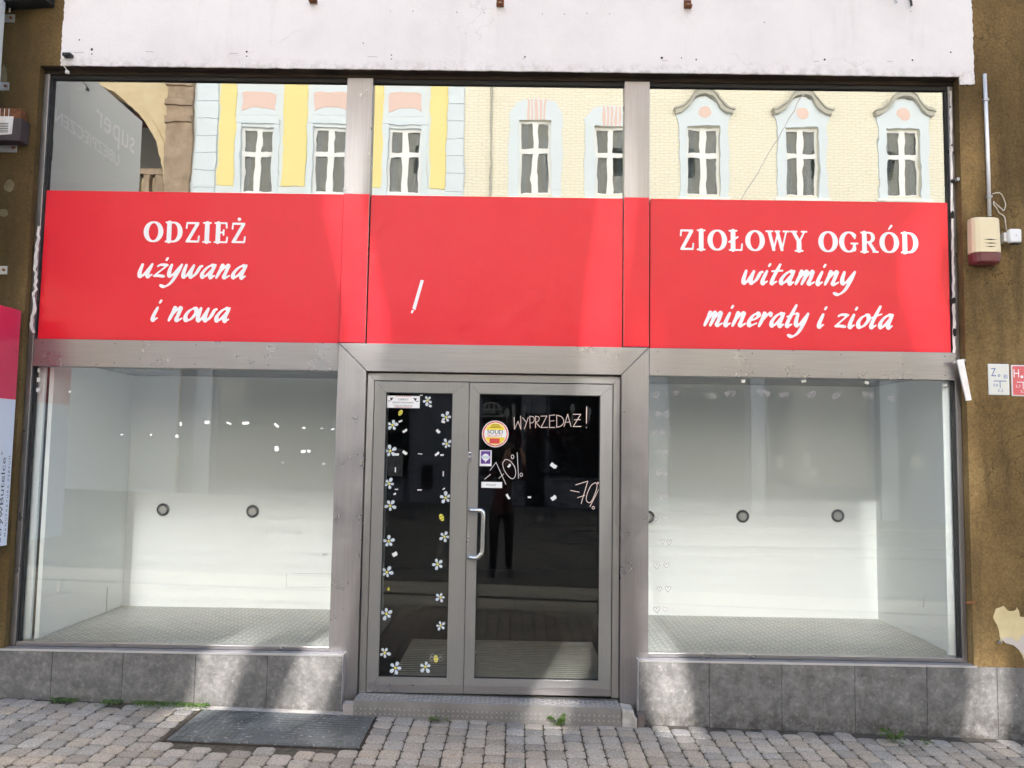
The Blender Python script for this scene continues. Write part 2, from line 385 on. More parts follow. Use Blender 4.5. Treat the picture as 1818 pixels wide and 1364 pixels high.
# ------------------------------------------------------------------ ground
sheet = MB()
def gquad(mb, x0, x1, y0, y1, dz):
    mb.face([(x0, y0, gz(x0)+dz), (x1, y0, gz(x1)+dz), (x1, y1, gz(x1)+dz), (x0, y1, gz(x0)+dz)])
road_m = mottled('asphalt', [(.3, (.045, .045, .047)), (.7, (.075, .074, .074))], 3, .85, bscale=120, bstr=.4)
gquad(sheet, -60, 60, -60, 8, -.06); tag(sheet.build('ground', road_m), kind='structure')
jb = MB(); gquad(jb, -9, 9, -3.6, -.02, -.008); tag(jb.build('pavement_bed', M['joint']), kind='structure')
# paving: columns of tumbled stones running away from the wall
gl = [G(352, 1262), G(664, 1270), G(640, 1328), G(303, 1315)]
GX0, GX1 = (gl[0][0]+gl[3][0])/2, (gl[1][0]+gl[2][0])/2; GY1 = (gl[0][1]+gl[1][1])/2; GY0 = (gl[2][1]+gl[3][1])/2
GY1 = min(GY1, -.15)
pv = MB(); rnd = random.Random(3)
def stone(cx, cy, wx, wy, tone):
    hx, hy = wx/2, wy/2; c = min(hx, hy)*.34
    ol = [(-hx+c, -hy), (hx-c, -hy), (hx, -hy+c), (hx, hy-c), (hx-c, hy), (-hx+c, hy), (-hx, hy-c), (-hx, -hy+c)]
    ol = [(a+rnd.uniform(-.003, .003), b+rnd.uniform(-.004, .004)) for a, b in ol]
    rot = rnd.gauss(0, .02); ca, sa = math.cos(rot), math.sin(rot); dz = rnd.gauss(0, .0015); tx, ty = rnd.gauss(0, .008), rnd.gauss(0, .008)
    b = len(pv.v)
    for sc, z in ((1, -.016), (.992, -.004), (.93, 0.0008), (.62, .0012)):
        for a, q in ol:
            X, Y = cx+(a*ca-q*sa)*sc, cy+(a*sa+q*ca)*sc
            pv.v.append((X, Y, gz(X)+z+dz+a*sc*tx+q*sc*ty)); pv.col.append(tone)
    for r in range(3):
        for k in range(8):
            pv.f.append((b+r*8+k, b+r*8+(k+1) % 8, b+r*8+8+(k+1) % 8, b+r*8+8+k)); pv.mi.append(0)
    pv.f.append(tuple(b+24+k for k in range(8))); pv.mi.append(0)
x = -7.0
while x < 7.0:
    cw = .1165+rnd.uniform(-.003, .003); y = -.135-rnd.uniform(0, .1)
    while y > -3.55:
        ln = rnd.choice((.098, .125, .125, .155)); cy = y-ln/2
        if GX0-.03 < x < GX1+.03 and cy-ln/2 < GY1+.02 and cy+ln/2 > GY0-.01:
            y -= ln; continue
        stone(x, cy, cw-.0065, ln-.0075, (lambda t, h: (t*(1+h), t, t*(1-h*1.2)))(rnd.choice((.74, .86, .95, 1, 1, 1.03, 1.08))*rnd.uniform(.95, 1.05), rnd.choice((-.02, 0, .015, .03, .06)))); y -= ln
    x += cw
tag(pv.build('paving_stones', M['paver'], smooth=True), kind='structure')
# light slab band with a drain line, then the street paving farther out
sb = MB()
for i in range(28):
    for j in range(2):
        xx = -8.4+i*.6
        sb.prism([(xx+.004, -.3), (xx+.596, -.3), (xx+.596, 0), (xx+.004, 0)], 0, 1) if False else None
        y0 = -4.55+j*.0-.0; ya, yb = ((-4.30, -3.62), (-5.35, -4.42))[j]
        sb.face([(xx+.004, ya, gz(xx)+.0), (xx+.596, ya, gz(xx+.6)+.0), (xx+.596, yb, gz(xx+.6)+.0), (xx+.004, yb, gz(xx)+.0)])
tag(sb.build('pavement_slabs', mottled('light_slab', [(.3, (.30, .275, .235)), (.7, (.40, .37, .32))], 5, .8)), kind='structure')
dr = MB()
for i in range(230): dr.box(-8.4+i*.073, -8.4+i*.073+.045, -4.405, -4.315, gz(-8.4+i*.073)-.03, gz(-8.4+i*.073)-.002)
tag(dr.build('drain_channel', M['dark']), kind='structure')
st2 = MB()
for i in range(70):
    for j in range(60):
        xx = -7+i*.2; yy = -5.45-j*.2+(.1 if False else 0); o = (.1 if j % 2 else 0)
        st2.face([(xx+o+.006, yy-.194, gz(xx)-.005), (xx+o+.194, yy-.194, gz(xx)-.005), (xx+o+.194, yy, gz(xx)-.005), (xx+o+.006, yy, gz(xx)-.005)])
tag(st2.build('street_setts', mottled('street_sett', [(.3, (.075, .072, .07)), (.7, (.14, .135, .13))], 4, .7)), kind='structure')
rl = MB()
for yy in (-9.2, -10.64, -13.4, -14.84): rl.box(-40, 40, yy-.03, yy+.03, -.03, .022)
tag(rl.build('tram_rails', plain('rail_steel', (.3, .29, .28), .3, .9)), kind='structure')

# ------------------------------------------------------------------ the building
BLD = thing('shop_building', (0, 0, 0), 'street house of brown rough plaster with a white plaster band above the red shopfront', 'building')
wl = MB()
zf0 = P(107, 115, WY)[1]
wl.box(-9, OX0, WY, .5, -.6, 5.6).box(OX1, 9, WY, .5, -.6, 5.6).box(OX0, OX1, WY, .5, OZ, 5.6)
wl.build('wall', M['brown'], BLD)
# upper storeys, sunlit, seen only as light on the houses across the street
uw = MB()
for k in range(5):
    z0 = 5.6+k*3.9
    uw.box(-32, 32, WY, .6, z0, z0+1.1); uw.box(-32, 32, WY, .6, z0+2.9, z0+3.9)
    for i in range(17): uw.box(-32+i*4-1.5, -32+i*4+1.5, WY, .6, z0+1.1, z0+2.9)
uw.box(-32, -9, WY, .5, -.6, 5.6).box(9, 32, WY, .5, -.6, 5.6)
uw.build('upper_wall', plain('upper_plaster', (.86, .82, .74), .9), BLD)
ug = MB(); ug.box(-32, 32, .62, .66, 5.6, 25); ug.build('upper_window_glass', plain('upper_glass', (.03, .035, .04), .08), BLD)
# white plaster band with ragged edges
def ragged(a, b, n, amp, rg):
    out = []
    for i in range(n+1):
        t = i/n; d = (0 if i in (0, n) else rg.uniform(-amp, amp)); out.append((a[0]+(b[0]-a[0])*t, a[1]+(b[1]-a[1])*t, d))
    dx, dz = b[0]-a[0], b[1]-a[1]; l = math.hypot(dx, dz)
    return [(p[0]-dz/l*p[2], p[1]+dx/l*p[2]) for p in out]
rg = random.Random(5)
FY = WY-.012
a, b_, c_, d_, e_, f_ = P(116, -12, FY), P(107, 116, FY), P(1699, 136, FY), P(1702.5, 150, FY), P(1730.5, 149.5, FY), P(1724, -12, FY)
zl = OZ-.003
poly = ragged((a[0], 5.4), (b_[0], zl), 60, .004, rg)[:-1]+ragged((b_[0], zl), (OX1, zl), 160, .0022, rg)[:-1]+ragged((OX1+.004, zl), (OX1+.004, d_[1]), 3, .002, rg)[:-1]+ragged((OX1+.004, d_[1]), (e_[0], e_[1]), 8, .004, rg)[:-1]+ragged((e_[0], e_[1]), (f_[0], 5.4), 60, .004, rg)
fb = MB(); fb.prism(poly, FY, WY-.0005); fb.build('fascia', M['fascia'], BLD)
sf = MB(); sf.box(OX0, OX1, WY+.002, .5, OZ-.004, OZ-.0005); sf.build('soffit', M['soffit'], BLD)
# plinth of tiles + sill + bright trim
def plinth(x0, x1, joints, xs0, xs1):
    t = MB(); ztop = .398; js = [x0]+joints+[x1]
    for i in range(len(js)-1):
        A, B = js[i]+.0015, js[i+1]-.0015
        t.box(A, B, -.122, -.105, min(gz(A), gz(B))-.05, ztop)
    t.build('plinth_tile_facing', M['tile'], BLD, bevel=.0012)
    g_ = MB(); g_.box(x0+.002, x1-.002, -.104, -.02, -.3, ztop-.002); g_.build('plinth', M['grout'], BLD)
    s = MB(); js2 = [xs0]+[j for j in joints if xs0 < j < xs1]+[xs1]
    for i in range(len(js2)-1): s.box(js2[i]+.001, js2[i+1]-.001, -.117, .0, ztop+.0005, ztop+.008)
    s.build('sill', M['sill'], BLD)
    tr = MB(); tr.box(xs0-.0, xs1, -.125, -.1175, ztop-.002, ztop+.010); tr.build('sill_trim', M['trim'], BLD)
jl = [P(u, 1200, -.122)[0] for u in (91, 217, 346, 474)]
jr = [P(u, 1230, -.122)[0] for u in (1259, 1388, 1518, 1646, 1771)]
xpl, xpr = P(607, 1200, -.122)[0], P(1134, 1220, -.122)[0]
plinth(-6, xpl, jl, -3.40, xpl); plinth(xpr, 6, jr, xpr, P(1735, 1180, -.122)[0])
MB().box(xpl+.0005, xpl+.006, -.124, -.02, gz(xpl), .408).build('plinth_edge_strip', M['trim'], BLD); MB().box(xpr-.006, xpr-.0005, -.124, -.02, gz(xpr), .408).build('plinth_edge_strip', M['trim'], BLD)

# display boxes
YB = 1.27
xl_in, xr_in = -3.215, 2.955
def display(x0, x1, side):
    b1 = MB(); b1.box(x0, x1, YB, YB+.03, .40, 2.329); b1.build('display_back_wall', M['white'], BLD)
    b2 = MB()
    if side < 0: b2.box(x0-.03, x0, .06, YB, .40, 2.329)
    else: b2.box(x1, x1+.03, .06, YB, .40, 2.329)
    b2.build('display_side_wall', M['white'], BLD)
    b5 = MB()
    if side < 0: b5.box(x1, x1+.03, .16, YB, .40, 2.329)
    else: b5.box(x0-.03, x0, .16, YB, .40, 2.329)
    b5.build('display_partition', M['white'], BLD)
    b3 = MB(); b3.box(x0-.1, x1+.1, .0, YB, .36, .436)
    n = 0; sp = .043
    b3.m = 1
    for i in range(int((x1-x0)/sp)+3):
        for j in range(int(YB/sp)):
            cx, cy = x0-.06+i*sp, .04+j*sp; s_ = 1 if (i+j) % 2 else -1
            if cx > x1+.06: continue
            l, t = .019, .0042; dx, dy = l*.80, s_*l*.6; px, py = -s_*t*.6, t*.8
            b3.face([(cx-dx-px, cy-dy-py, .4365), (cx+dx-px, cy+dy-py, .4365), (cx+dx+px, cy+dy+py, .4385), (cx-dx+px, cy-dy+py, .4385)])
    b3.build('display_floor', [M['floor'], M['floor_rib']], BLD)
    b4 = MB(); b4.box(x0-.1, x1+.1, .09, YB+.03, 2.33, 2.36); b4.build('display_ceiling', M['ceil'], BLD)
    jb_ = MB()
    if side < 0: jb_.box(XL-.04, XL+.040, .03, .058, .437, 2.32)
    else: jb_.box(XR-.045, XR+.05, .03, .058, .437, 2.32)
    jb_.build('display_jamb', M['jamb'], BLD, bevel=.003)
display(xl_in, PLI-.06, -1); display(PRI+.06, xr_in, 1)
# dark shop room behind the door
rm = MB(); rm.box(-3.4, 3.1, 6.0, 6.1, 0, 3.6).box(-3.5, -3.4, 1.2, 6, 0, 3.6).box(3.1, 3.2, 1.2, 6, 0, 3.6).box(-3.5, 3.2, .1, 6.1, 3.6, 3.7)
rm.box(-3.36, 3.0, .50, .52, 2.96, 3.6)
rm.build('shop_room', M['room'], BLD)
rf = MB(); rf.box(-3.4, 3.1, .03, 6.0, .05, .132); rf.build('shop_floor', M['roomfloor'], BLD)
# backing behind the upper windows
bk = MB(); bk.box(XL-.05, XR+.05, .3, .32, 2.46, 4.36).box(XL-.05, XR+.05, .012, .3, 2.94, 2.96); bk.build('upper_backing', M['room'], BLD)

# ------------------------------------------------------------------ shopfront frame and glass
SF = thing('shopfront', (0, 0, .4), 'wide grey aluminium shopfront with mirrored top panes and two display windows around the door', 'shopfront')
def bar(name, x0, x1, y0, y1, z0, z1, m='alu', bev=.003):
    b = MB(); b.box(x0, x1, y0, y1, z0, z1); return b.build(name, M[m], SF, bevel=bev)
bar('side_frame', OX0+.002, XL-.012, -.045, .03, .407, 4.330); bar('side_gasket', XL-.0115, XL+.004, -.018, .012, .437, 4.304, 'dark', 0)
bar('side_frame', XR+.014, OX1-.002, -.030, .03, .407, 4.330); bar('side_gasket', XR-.004, XR+.0135, -.016, .012, .437, 4.304, 'dark', 0)
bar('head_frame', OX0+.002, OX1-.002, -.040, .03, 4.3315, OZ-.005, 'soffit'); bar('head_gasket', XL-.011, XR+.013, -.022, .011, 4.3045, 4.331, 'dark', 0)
zp = 4.329
bar('post', PLO, PLI, -.047, .02, Z_RB+.002, zp); bar('post', PRI, PRO, -.047, .02, Z_RB+.002, zp)
bar('transom', XL-.010, PLO-.002, -.046, .02, Z_LB, Z_RB-.004, 'alu_h'); bar('transom', PRO+.002, XR+.012, -.046, .02, Z_LB, Z_RB-.004, 'alu_h')
bar('bottom_rail', XL-.010, PLO-.002, -.040, .02, .408, Z_G-.001, 'alu_h'); bar('bottom_rail', PRO+.002, XR+.012, -.040, .02, .408, Z_G-.001, 'alu_h')
# mitred door surround
zb = .137
ZL1 = Z_RB-.003
def surround(pts, m_):
    b = MB(); b.prism(pts, -.056, .02); b.build('door_surround', M[m_], SF, bevel=.003)
surround([(PLO, -.05), (PLI+.015, -.05), (PLI+.015, Z_LB), (PLO, ZL1)], 'alu')
surround([(PRI-.010, -.05), (PRO, -.05), (PRO, ZL1), (PRI-.010, Z_LB)], 'alu')
surround([(PLI+.018, Z_LB+.0), (PRI-.013, Z_LB+.0), (PRO-.004, ZL1), (PLO+.004, ZL1)], 'alu_h')
def pane(name, x0, x1, z0, z1, m_):
    b = MB(); b.box(x0, x1, -.002, .004, z0, z1); return b.build(name, M[m_], SF)
for x0, x1 in ((XL, PLO+.01), (PLI-.01, PRI+.01), (PRO-.01, XR)): pane('upper_pane', x0, x1, Z_RT-.02, Z_T+.004, 'mirror')
lp = pane('display_pane', XL, PLO+.004, Z_G, Z_LB+.01, 'pane'); rp = pane('display_pane', PRO-.004, XR, Z_G, Z_LB+.01, 'pane')

for xq in (XL+.05, XL+.55, XL+1.1, XL+1.6, PRO+.06, PRO+.7, PRO+1.3, XR-.06):
    for zq in (Z_LB+.03, Z_RB-.03):
        b = MB(); b.disc(xq, -.0466, zq, .0042, 9); b.build('screw', M['dark'], SF)
# hearts drawn on the right display window, tape scraps on both
fnf = lambda y: (lambda a, b: (a, y, b))
def heart(u, v, s, ang):
    x, z = P(u, v, -.004); k = s/1500*5.75
    pts = [(0, -.5), (-.3, -.15), (-.52, .2), (-.35, .48), (-.1, .4), (0, .12), (.12, .42), (.38, .5), (.5, .22), (.28, -.15), (.02, -.52)]
    ca, sa = math.cos(ang), math.sin(ang)
    st = [(x+(a*ca-b*sa)*k, z+(a*sa+b*ca)*k, .0021) for a, b in smooth_path(pts, 4)]
    mb = strokes_mesh(MB(), [st], .0012, fnf(-.0045)); mb.build('drawn_heart', M['heart'], SF)
rh = random.Random(11)
for u, v, s in [(1164,701,11),(1200,699,9),(1291,700,7),(1300,699,10),(1350,698,10),(1363,700,8),(1388,702,7),(1396,701,8),(1437,702,7),(1443,700,9),(1481,705,7),(1487,702,9),(1535,700,8),(1546,702,8),(1583,708,9),
                (1168,735,8),(1183,736,10),(1162,770,9),(1176,769,8),(1171,803,6),(1182,803,8),(1168,841,11),(1181,842,7),(1170,881,9),(1180,882,8),(1164,922,8),(1179,920,8),(1176,962,9),(1188,963,9),(1166,1005,11),(1183,1004,9),(1171,1046,8),(1186,1046,10),(1166,1083,11),(1181,1082,8)]:
    heart(u, v, s, rh.uniform(-.35, .35))
def scrap(parent, u, v, wpx, hpx, ang, y=-.0048, name='tape_scrap'):
    x, z = P(u, v, y); k = 5.75/1500; ca, sa = math.cos(ang), math.sin(ang)
    q = [(-wpx/2, -hpx/2), (wpx*.3, -hpx*.55), (wpx/2, -hpx*.2), (wpx*.45, hpx/2), (-wpx*.1, hpx*.4), (-wpx/2, hpx*.5)]
    b = MB(); b.face([(x+(a*ca-c*sa)*k, y, z+(a*sa+c*ca)*k) for a, c in q]); return b.build(name, M['tape'], parent)
for zx, zy, w_, h_, a_ in [(912,320,4,7,.2),(1045,312,9,6,0),(1155,317,9,3,-.4),(1240,316,12,5,.1),(1395,328,10,4,-.7),(1533,340,6,3,0),(1623,342,5,2,0),(1678,347,6,3,.3),(615,373,5,2,0),(762,375,4,3,0),(893,382,6,5,-.4),(1395,445,7,9,.1),(1530,459,9,5,0),(1558,457,6,5,0),(352,158,4,3,.3),(1427,515,3,2,0),(1633,522,5,2,0)]:
    scrap(SF, zx*.352, 640+zy*.352, w_, h_, a_)
for zx, zy, w_, h_, a_ in [(482,98,7,6,0),(770,98,9,5,.2),(1070,105,8,6,-.3),(1443,117,6,4,0)]: scrap(SF, 1140+zx*.373, 640+zy*.373, w_, h_, a_)
for vv in (657, 674, 692): scrap(SF, 68.3-(vv-657)*.03, vv, 6, 8, 0)
# rectangle of torn tape outline on the back wall (left box)
to = MB(); rt_ = random.Random(2)
A = [P(u, v, YB-.002) for u, v in ((508, 1018), (588, 1019), (588, 1043), (508, 1043))]
ring_o = [(q[0], q[1]) for q in A]; e_ = .0022
cx_, cz_ = sum(q[0] for q in A)/4, sum(q[1] for q in A)/4
ring_i = [(q[0]+(e_ if q[0] < cx_ else -e_), q[1]+(e_ if q[1] < cz_ else -e_)) for q in A]
cut = [(A[0][0]+.05, A[0][1])]; cuti = [(A[0][0]+.05, ring_i[0][1])]
to.prism([ring_o[0], ring_o[3], ring_o[2], ring_o[1], cut[0], cuti[0], ring_i[1], ring_i[2], ring_i[3], ring_i[0]], YB-.0028, YB-.0015)
to.build('glue_outline', plain('old_glue', (.42, .42, .38), .8), BLD)

# ------------------------------------------------------------------ red sign panels and lettering
def cap_glyph(ch):
    T, t = .112, .042
    def ell(cx, rx, ry, a0, a1, n=40):
        return [(cx+rx*math.cos(a), .5+ry*math.sin(a), t+.080*abs(math.cos(a))**1.3) for a in (R_(a0+(a1-a0)*i/n) for i in range(n+1))]
    S = lambda *p: [(a, b, t) for a, b in p]
    stem = lambda x: [(x, .06, T), (x, .94, T)]
    sx = lambda x, z, h=.17: S((x-h, z), (x+h, z))
    lo, hi = .038, .962
    if ch in 'OÓ':
        g = [ell(.44, .345, .462, 0, 360)]
        if ch == 'Ó': g.append([(.42, 1.13, .03), (.55, 1.30, .06)])
        return g, .88
    if ch in 'ZŻ':
        g = [[(.08, .945, .05), (.60, .945, .05)], S((.075, .95), (.055, .70)), [(.56, .90, .08), (.14, .10, .08)], [(.08, .055, .05), (.62, .055, .05)], S((.63, .05), (.655, .31))]
        if ch == 'Ż': g.append([(.36, 1.16, .085), (.361, 1.16, .085)])
        return g, .72
    if ch == 'D':
        arc = [(.38+.33*math.sin(R_(a)), .5+.46*math.cos(R_(a)), t+.075*math.sin(R_(a))**1.4) for a in range(0, 181, 6)]
        return [stem(.19), S((.04, hi), (.38, hi)), arc, S((.04, lo), (.38, lo))], .84
    if ch == 'I': return [stem(.2), sx(.2, lo), sx(.2, hi)], .42
    if ch == 'E': return [stem(.19), S((.04, hi), (.57, hi)), S((.575, hi), (.59, .74)), S((.19, .51), (.44, .51)), S((.45, .63), (.45, .39)), S((.04, lo), (.6, lo)), S((.605, lo), (.63, .28))], .70
    if ch == 'Ł': return [stem(.2), sx(.2, hi), S((.04, lo), (.6, lo)), S((.605, lo), (.63, .32)), [(.02, .42, .045), (.42, .66, .045)]], .70
    if ch == 'W': return [[(.13, .93, .082), (.34, .08, .075)], [(.34, .06, .04), (.54, .92, .04)], [(.52, .93, .082), (.73, .08, .075)], [(.73, .06, .04), (.93, .93, .04)], sx(.13, hi, .15), sx(.93, hi, .13), sx(.52, hi, .1)], 1.06
    if ch == 'Y': return [[(.13, .93, .085), (.37, .47, .085)], [(.62, .93, .04), (.39, .47, .05)], [(.375, .06, T), (.375, .45, T)], sx(.13, hi, .14), sx(.62, hi, .12), sx(.375, lo)], .74
    if ch == 'G': return [ell(.44, .345, .462, 42, 318), [(.70, .12, .075), (.70, .40, .075)], sx(.70, .43, .15), S((.70, .84), (.72, .68))], .88
    if ch == 'R':
        arc = [(.40+.20*math.sin(R_(a)), .73+.225*math.cos(R_(a)), t+.05*math.sin(R_(a))**1.4) for a in range(0, 181, 8)]
        return [stem(.19), S((.04, hi), (.40, hi)), arc, S((.19, .505), (.40, .505)), [(.42, .48, .075), (.66, .09, .08)], sx(.19, lo, .16), S((.60, lo), (.82, lo))], .82
    return [], .36
def brush_glyph(ch):
    g = {
     'u': ([[(0,.92),(.03,.35),(.16,.04),(.34,.2),(.52,.9)], [(.53,.95),(.50,.3),(.60,.03),(.76,.18)]], .76),
     'z': ([[(.02,.80),(.18,.92),(.55,.90)], [(.55,.90),(.05,.08)], [(.05,.08),(.32,.10),(.62,.06)]], .68),
     'y': ([[(0,.92),(.03,.40),(.16,.10),(.34,.25),(.54,.9)], [(.56,.95),(.50,.2),(.38,-.42),(.14,-.70),(-.12,-.62)]], .72),
     'w': ([[(0,.92),(.04,.3),(.16,.04),(.32,.25),(.42,.85)], [(.43,.90),(.44,.3),(.56,.04),(.74,.28),(.82,.8),(.92,.86)]], .94),
     'a': ([[(.56,.78),(.40,.94),(.18,.74),(.06,.34),(.16,.05),(.36,.22),(.56,.82)], [(.58,.95),(.54,.3),(.62,.03),(.78,.16)]], .78),
     'n': ([[(.04,.78),(.12,.92),(.10,.5),(.06,.02)], [(.10,.38),(.28,.84),(.44,.90),(.46,.5),(.46,.12),(.58,.03),(.74,.18)]], .76),
     'm': ([[(.04,.78),(.12,.92),(.10,.5),(.06,.02)], [(.10,.38),(.27,.84),(.40,.90),(.42,.5),(.38,.02)], [(.42,.40),(.58,.84),(.72,.90),(.75,.5),(.74,.12),(.86,.03),(1.02,.18)]], 1.04),
     'i': ([[(.10,.92),(.06,.3),(.14,.03),(.32,.18)], [(.10,1.30),(.13,1.44)]], .36),
     'o': ([[(.36,.92),(.14,.74),(.05,.36),(.18,.05),(.42,.14),(.56,.55),(.48,.86),(.34,.93)]], .64),
     't': ([[(.22,1.42),(.12,.4),(.18,.04),(.38,.18)], [(-.08,.92),(.46,.98)]], .44),
     'e': ([[(.08,.42),(.34,.52),(.48,.76),(.36,.93),(.14,.72),(.06,.30),(.20,.04),(.52,.22)]], .56),
     'r': ([[(.04,.78),(.12,.92),(.10,.5),(.06,.02)], [(.10,.38),(.28,.82),(.44,.92),(.50,.78)]], .54),
     'ł': ([[(.24,1.55),(.10,.4),(.16,.04),(.36,.18)], [(-.06,.72),(.46,1.00)]], .42),
     ' ': ([], .42)}
    if ch == 'ż':
        s, a = g['z']; return s+[[(.36, 1.28), (.39, 1.42)]], a
    return g[ch]
def brush_radius(p, q, xh):
    a = math.atan2(q[1]-p[1], q[0]-p[0]); return xh*(.070+.100*abs(math.sin(a-R_(25)))**1.3)
def lay_caps(text, x0, x1, zb_, h):
    st = []; x = 0
    for ch in text:
        g, adv = cap_glyph(ch)
        st += [[(x+a, b, r) for a, b, r in s] for s in g]; x += adv+.11
    lo = min(p[0]-p[2] for s in st for p in s); hi = max(p[0]+p[2] for s in st for p in s); k = (x1-x0)/(hi-lo)
    return [[(x0+(a-lo)*k, zb_+b*h, r*h) for a, b, r in s] for s in st]
def lay_brush(text, x0, x1, zb_, xh):
    st = []; x = 0; SL = .30
    for ch in text:
        g, adv = brush_glyph(ch)
        for s in g:
            s = smooth_path([(x+a+SL*b, b) for a, b in s], 7)
            st.append(s)
        x += adv*1.0+.10
    lo = min(p[0] for s in st for p in s); hi = max(p[0] for s in st for p in s); k = (x1-x0)/(hi-lo)/xh
    out = []
    for s in st:
        s = [(x0+(a-lo)*k*xh, zb_+b*xh) for a, b in s]; n = len(s); pts = []
        for i, p in enumerate(s):
            r = brush_radius(s[max(i-1, 0)], s[min(i+1, n-1)], xh)
            e = min(i, n-1-i)/max(n-1, 1); r *= .72+.28*min(1, e*6)
            pts.append((p[0], p[1], r))
        out.append(pts)
    return out
def sign_panel(x0, x1, y0, y1, z0, z1, label, group='red film sign panels'):
    t = thing('sign_panel', ((x0+x1)/2, y1, z0), label, 'sign', group)
    b = MB(); nx, nz = max(2, int((x1-x0)/.12)), 9
    b.box(x0, x1, y0, y1, z0, z1); b.build('panel', M['red'], t, bevel=.0015)
    return t
gap = .004
yp = -.022
LPN = sign_panel(XL+.002, PLO-.006, yp, -.0045, Z_RB, Z_RT, 'large red panel lettered ODZIEŻ używana i nowa above the left display window')
sign_panel(PLO+.002, PLI-.002, -.0525, -.0475, Z_RB+.002, Z_RT-.004, 'narrow plain red strip on the post between the left and the middle red panel')
CPN = sign_panel(PLI+.006, PRI-.004, yp, -.0045, Z_RB, Z_RT-.002, 'plain red middle panel without words above the door, one white sliver left on it')
sign_panel(PRI+.002, PRO-.002, -.0525, -.0475, Z_RB+.002, Z_RT-.002, 'narrow plain red strip on the post left of the vitamins and herbs panel')
RPN = sign_panel(PRO+.010, XR-.006, yp, -.0045, Z_RB, Z_RT, 'large red panel lettered about vitamins, minerals and herbs above the right display window')
LY = yp-.0016
def line(parent, st, cell, name='lettering'):
    mb = strokes_mesh(MB(), st, cell, fnf(LY)); mb.build(name, M['letter'], parent)
def xz(u, v): return P(u, v, LY)
k = 5.73/1500
a, b_ = xz(254, 431), xz(436, 431); line(LPN, lay_caps('ODZIEŻ', a[0], b_[0], xz(345, 431)[1], 38*k), .0042)
a, b_ = xz(247.5, 493), xz(436.5, 493); line(LPN, lay_brush('używana', a[0], b_[0], xz(342, 493)[1], 24.5*k), .003)
a, b_ = xz(271, 569), xz(406.6, 569); line(LPN, lay_brush('i nowa', a[0], b_[0], xz(339, 570)[1], 25*k), .003)
a, b_ = xz(1207, 446), xz(1630.5, 446); line(RPN, lay_caps('ZIOŁOWY OGRÓD', a[0], b_[0], xz(1418, 447)[1], 38*k), .0042)
a, b_ = xz(1320, 504), xz(1518, 504); line(RPN, lay_brush('witaminy', a[0], b_[0], xz(1418, 505)[1], 25*k), .003)
a, b_ = xz(1251, 579), xz(1585, 579); line(RPN, lay_brush('minerały i zioła', a[0], b_[0], xz(1418, 580.5)[1], 25*k), .003)
# white sliver of torn film on the middle panel
b = MB()
b.face([(*xz(746.5, 497), LY) for _ in ()] or [(xz(u, v)[0], LY, xz(u, v)[1]) for u, v in ((732, 548), (737.5, 551), (752.5, 498), (747, 497))])
b.face([(xz(u, v)[0], LY, xz(u, v)[1]) for u, v in ((729, 555), (732, 557), (735, 551), (731.5, 550.5))]); b.build('torn_film', M['letter'], CPN)

# ------------------------------------------------------------------ double door
DR = thing('double_door', (-.16, 0, .14), 'grey aluminium double door with dark glass, narrow left leaf and wide right leaf with handle', 'door')
def dx(u, v): return P(u, v, -.03)
DFX0, DFX1, DFT = PLI+.020, PRI-.014, Z_LB-.008
lx0, lx1, sx0, rx1 = -.972, -.332, -.328, .641
ltop, lbot = 2.208, .149
f = MB()
f.prism([(DFX0, .135), (lx0-.006, .135), (lx0-.006, ltop+.006), (DFX0, DFT)], -.022, .03)
f.prism([(rx1+.006, .135), (DFX1, .135), (DFX1, DFT), (rx1+.006, ltop+.006)], -.022, .03)
f.prism([(lx0-.0055, ltop+.0065), (rx1+.0055, ltop+.0065), (DFX1-.0005, DFT), (DFX0+.0005, DFT)], -.022, .03)
f.build('door_frame', M['alu_door'], DR, bevel=.0025)
g = MB(); g.box(DFX0+.01, DFX1-.01, .031, .034, .132, .139).box(lx0-.006, rx1+.006, .012, .02, ltop, ltop+.006).box(lx1, sx0, .012, .02, .14, ltop); g.build('door_seal', M['dark'], DR)
fill = MB(); fill.box(PLI+.016, DFX0-.001, -.012, .02, .137, DFT).box(DFX1+.001, PRI-.011, -.012, .02, .137, DFT).box(PLI+.016, PRI-.011, -.012, .02, DFT+.001, Z_LB-.001)
fill.build('joint_filler', plain('brown_joint', (.07, .03, .02), .8), DR)
GLZ0, GLZ1 = P(680, 1202, -.02)[1], P(745, 697, -.02)[1]
def leaf(x0, x1, gx0, gx1, gz0, gz1, wide):
    lf = MB(); y0, y1 = -.036, .010
    lf.prism([(x0, lbot), (gx0, gz0), (gx0, gz1), (x0, ltop)], y0, y1)
    lf.prism([(gx1, gz0), (x1, lbot), (x1, ltop), (gx1, gz1)], y0, y1)
    lf.prism([(x0+.0006, lbot), (x1-.0006, lbot), (gx1-.0006, gz0-.0006), (gx0+.0006, gz0-.0006)], y0, y1)
    lf.prism([(gx0+.0006, gz1+.0006), (gx1-.0006, gz1+.0006), (x1-.0006, ltop), (x0+.0006, ltop)], y0, y1)
    o = lf.build('door_leaf', M['alu_door'], DR, bevel=.0015)
    s = MB(); e = .004
    s.box(gx0, gx0+e, -.030, -.012, gz0, gz1).box(gx1-e, gx1, -.030, -.012, gz0, gz1).box(gx0+e, gx1-e, -.030, -.012, gz0, gz0+e).box(gx0+e, gx1-e, -.030, -.012, gz1-e, gz1)
    s.build('glazing_bead', M['dark'], o)
    gp = MB(); gp.box(gx0, gx1, -.012, -.006, gz0, gz1); gp.build('glass_pane', M['dglass'], o)
    kp = MB(); kp.box(x0+.012, x1-.012, y0-.0035, y0-.0005, lbot+.004, lbot+.052); kp.build('kick_strip', M['alu_h'], o)
    return o
yG = -.012
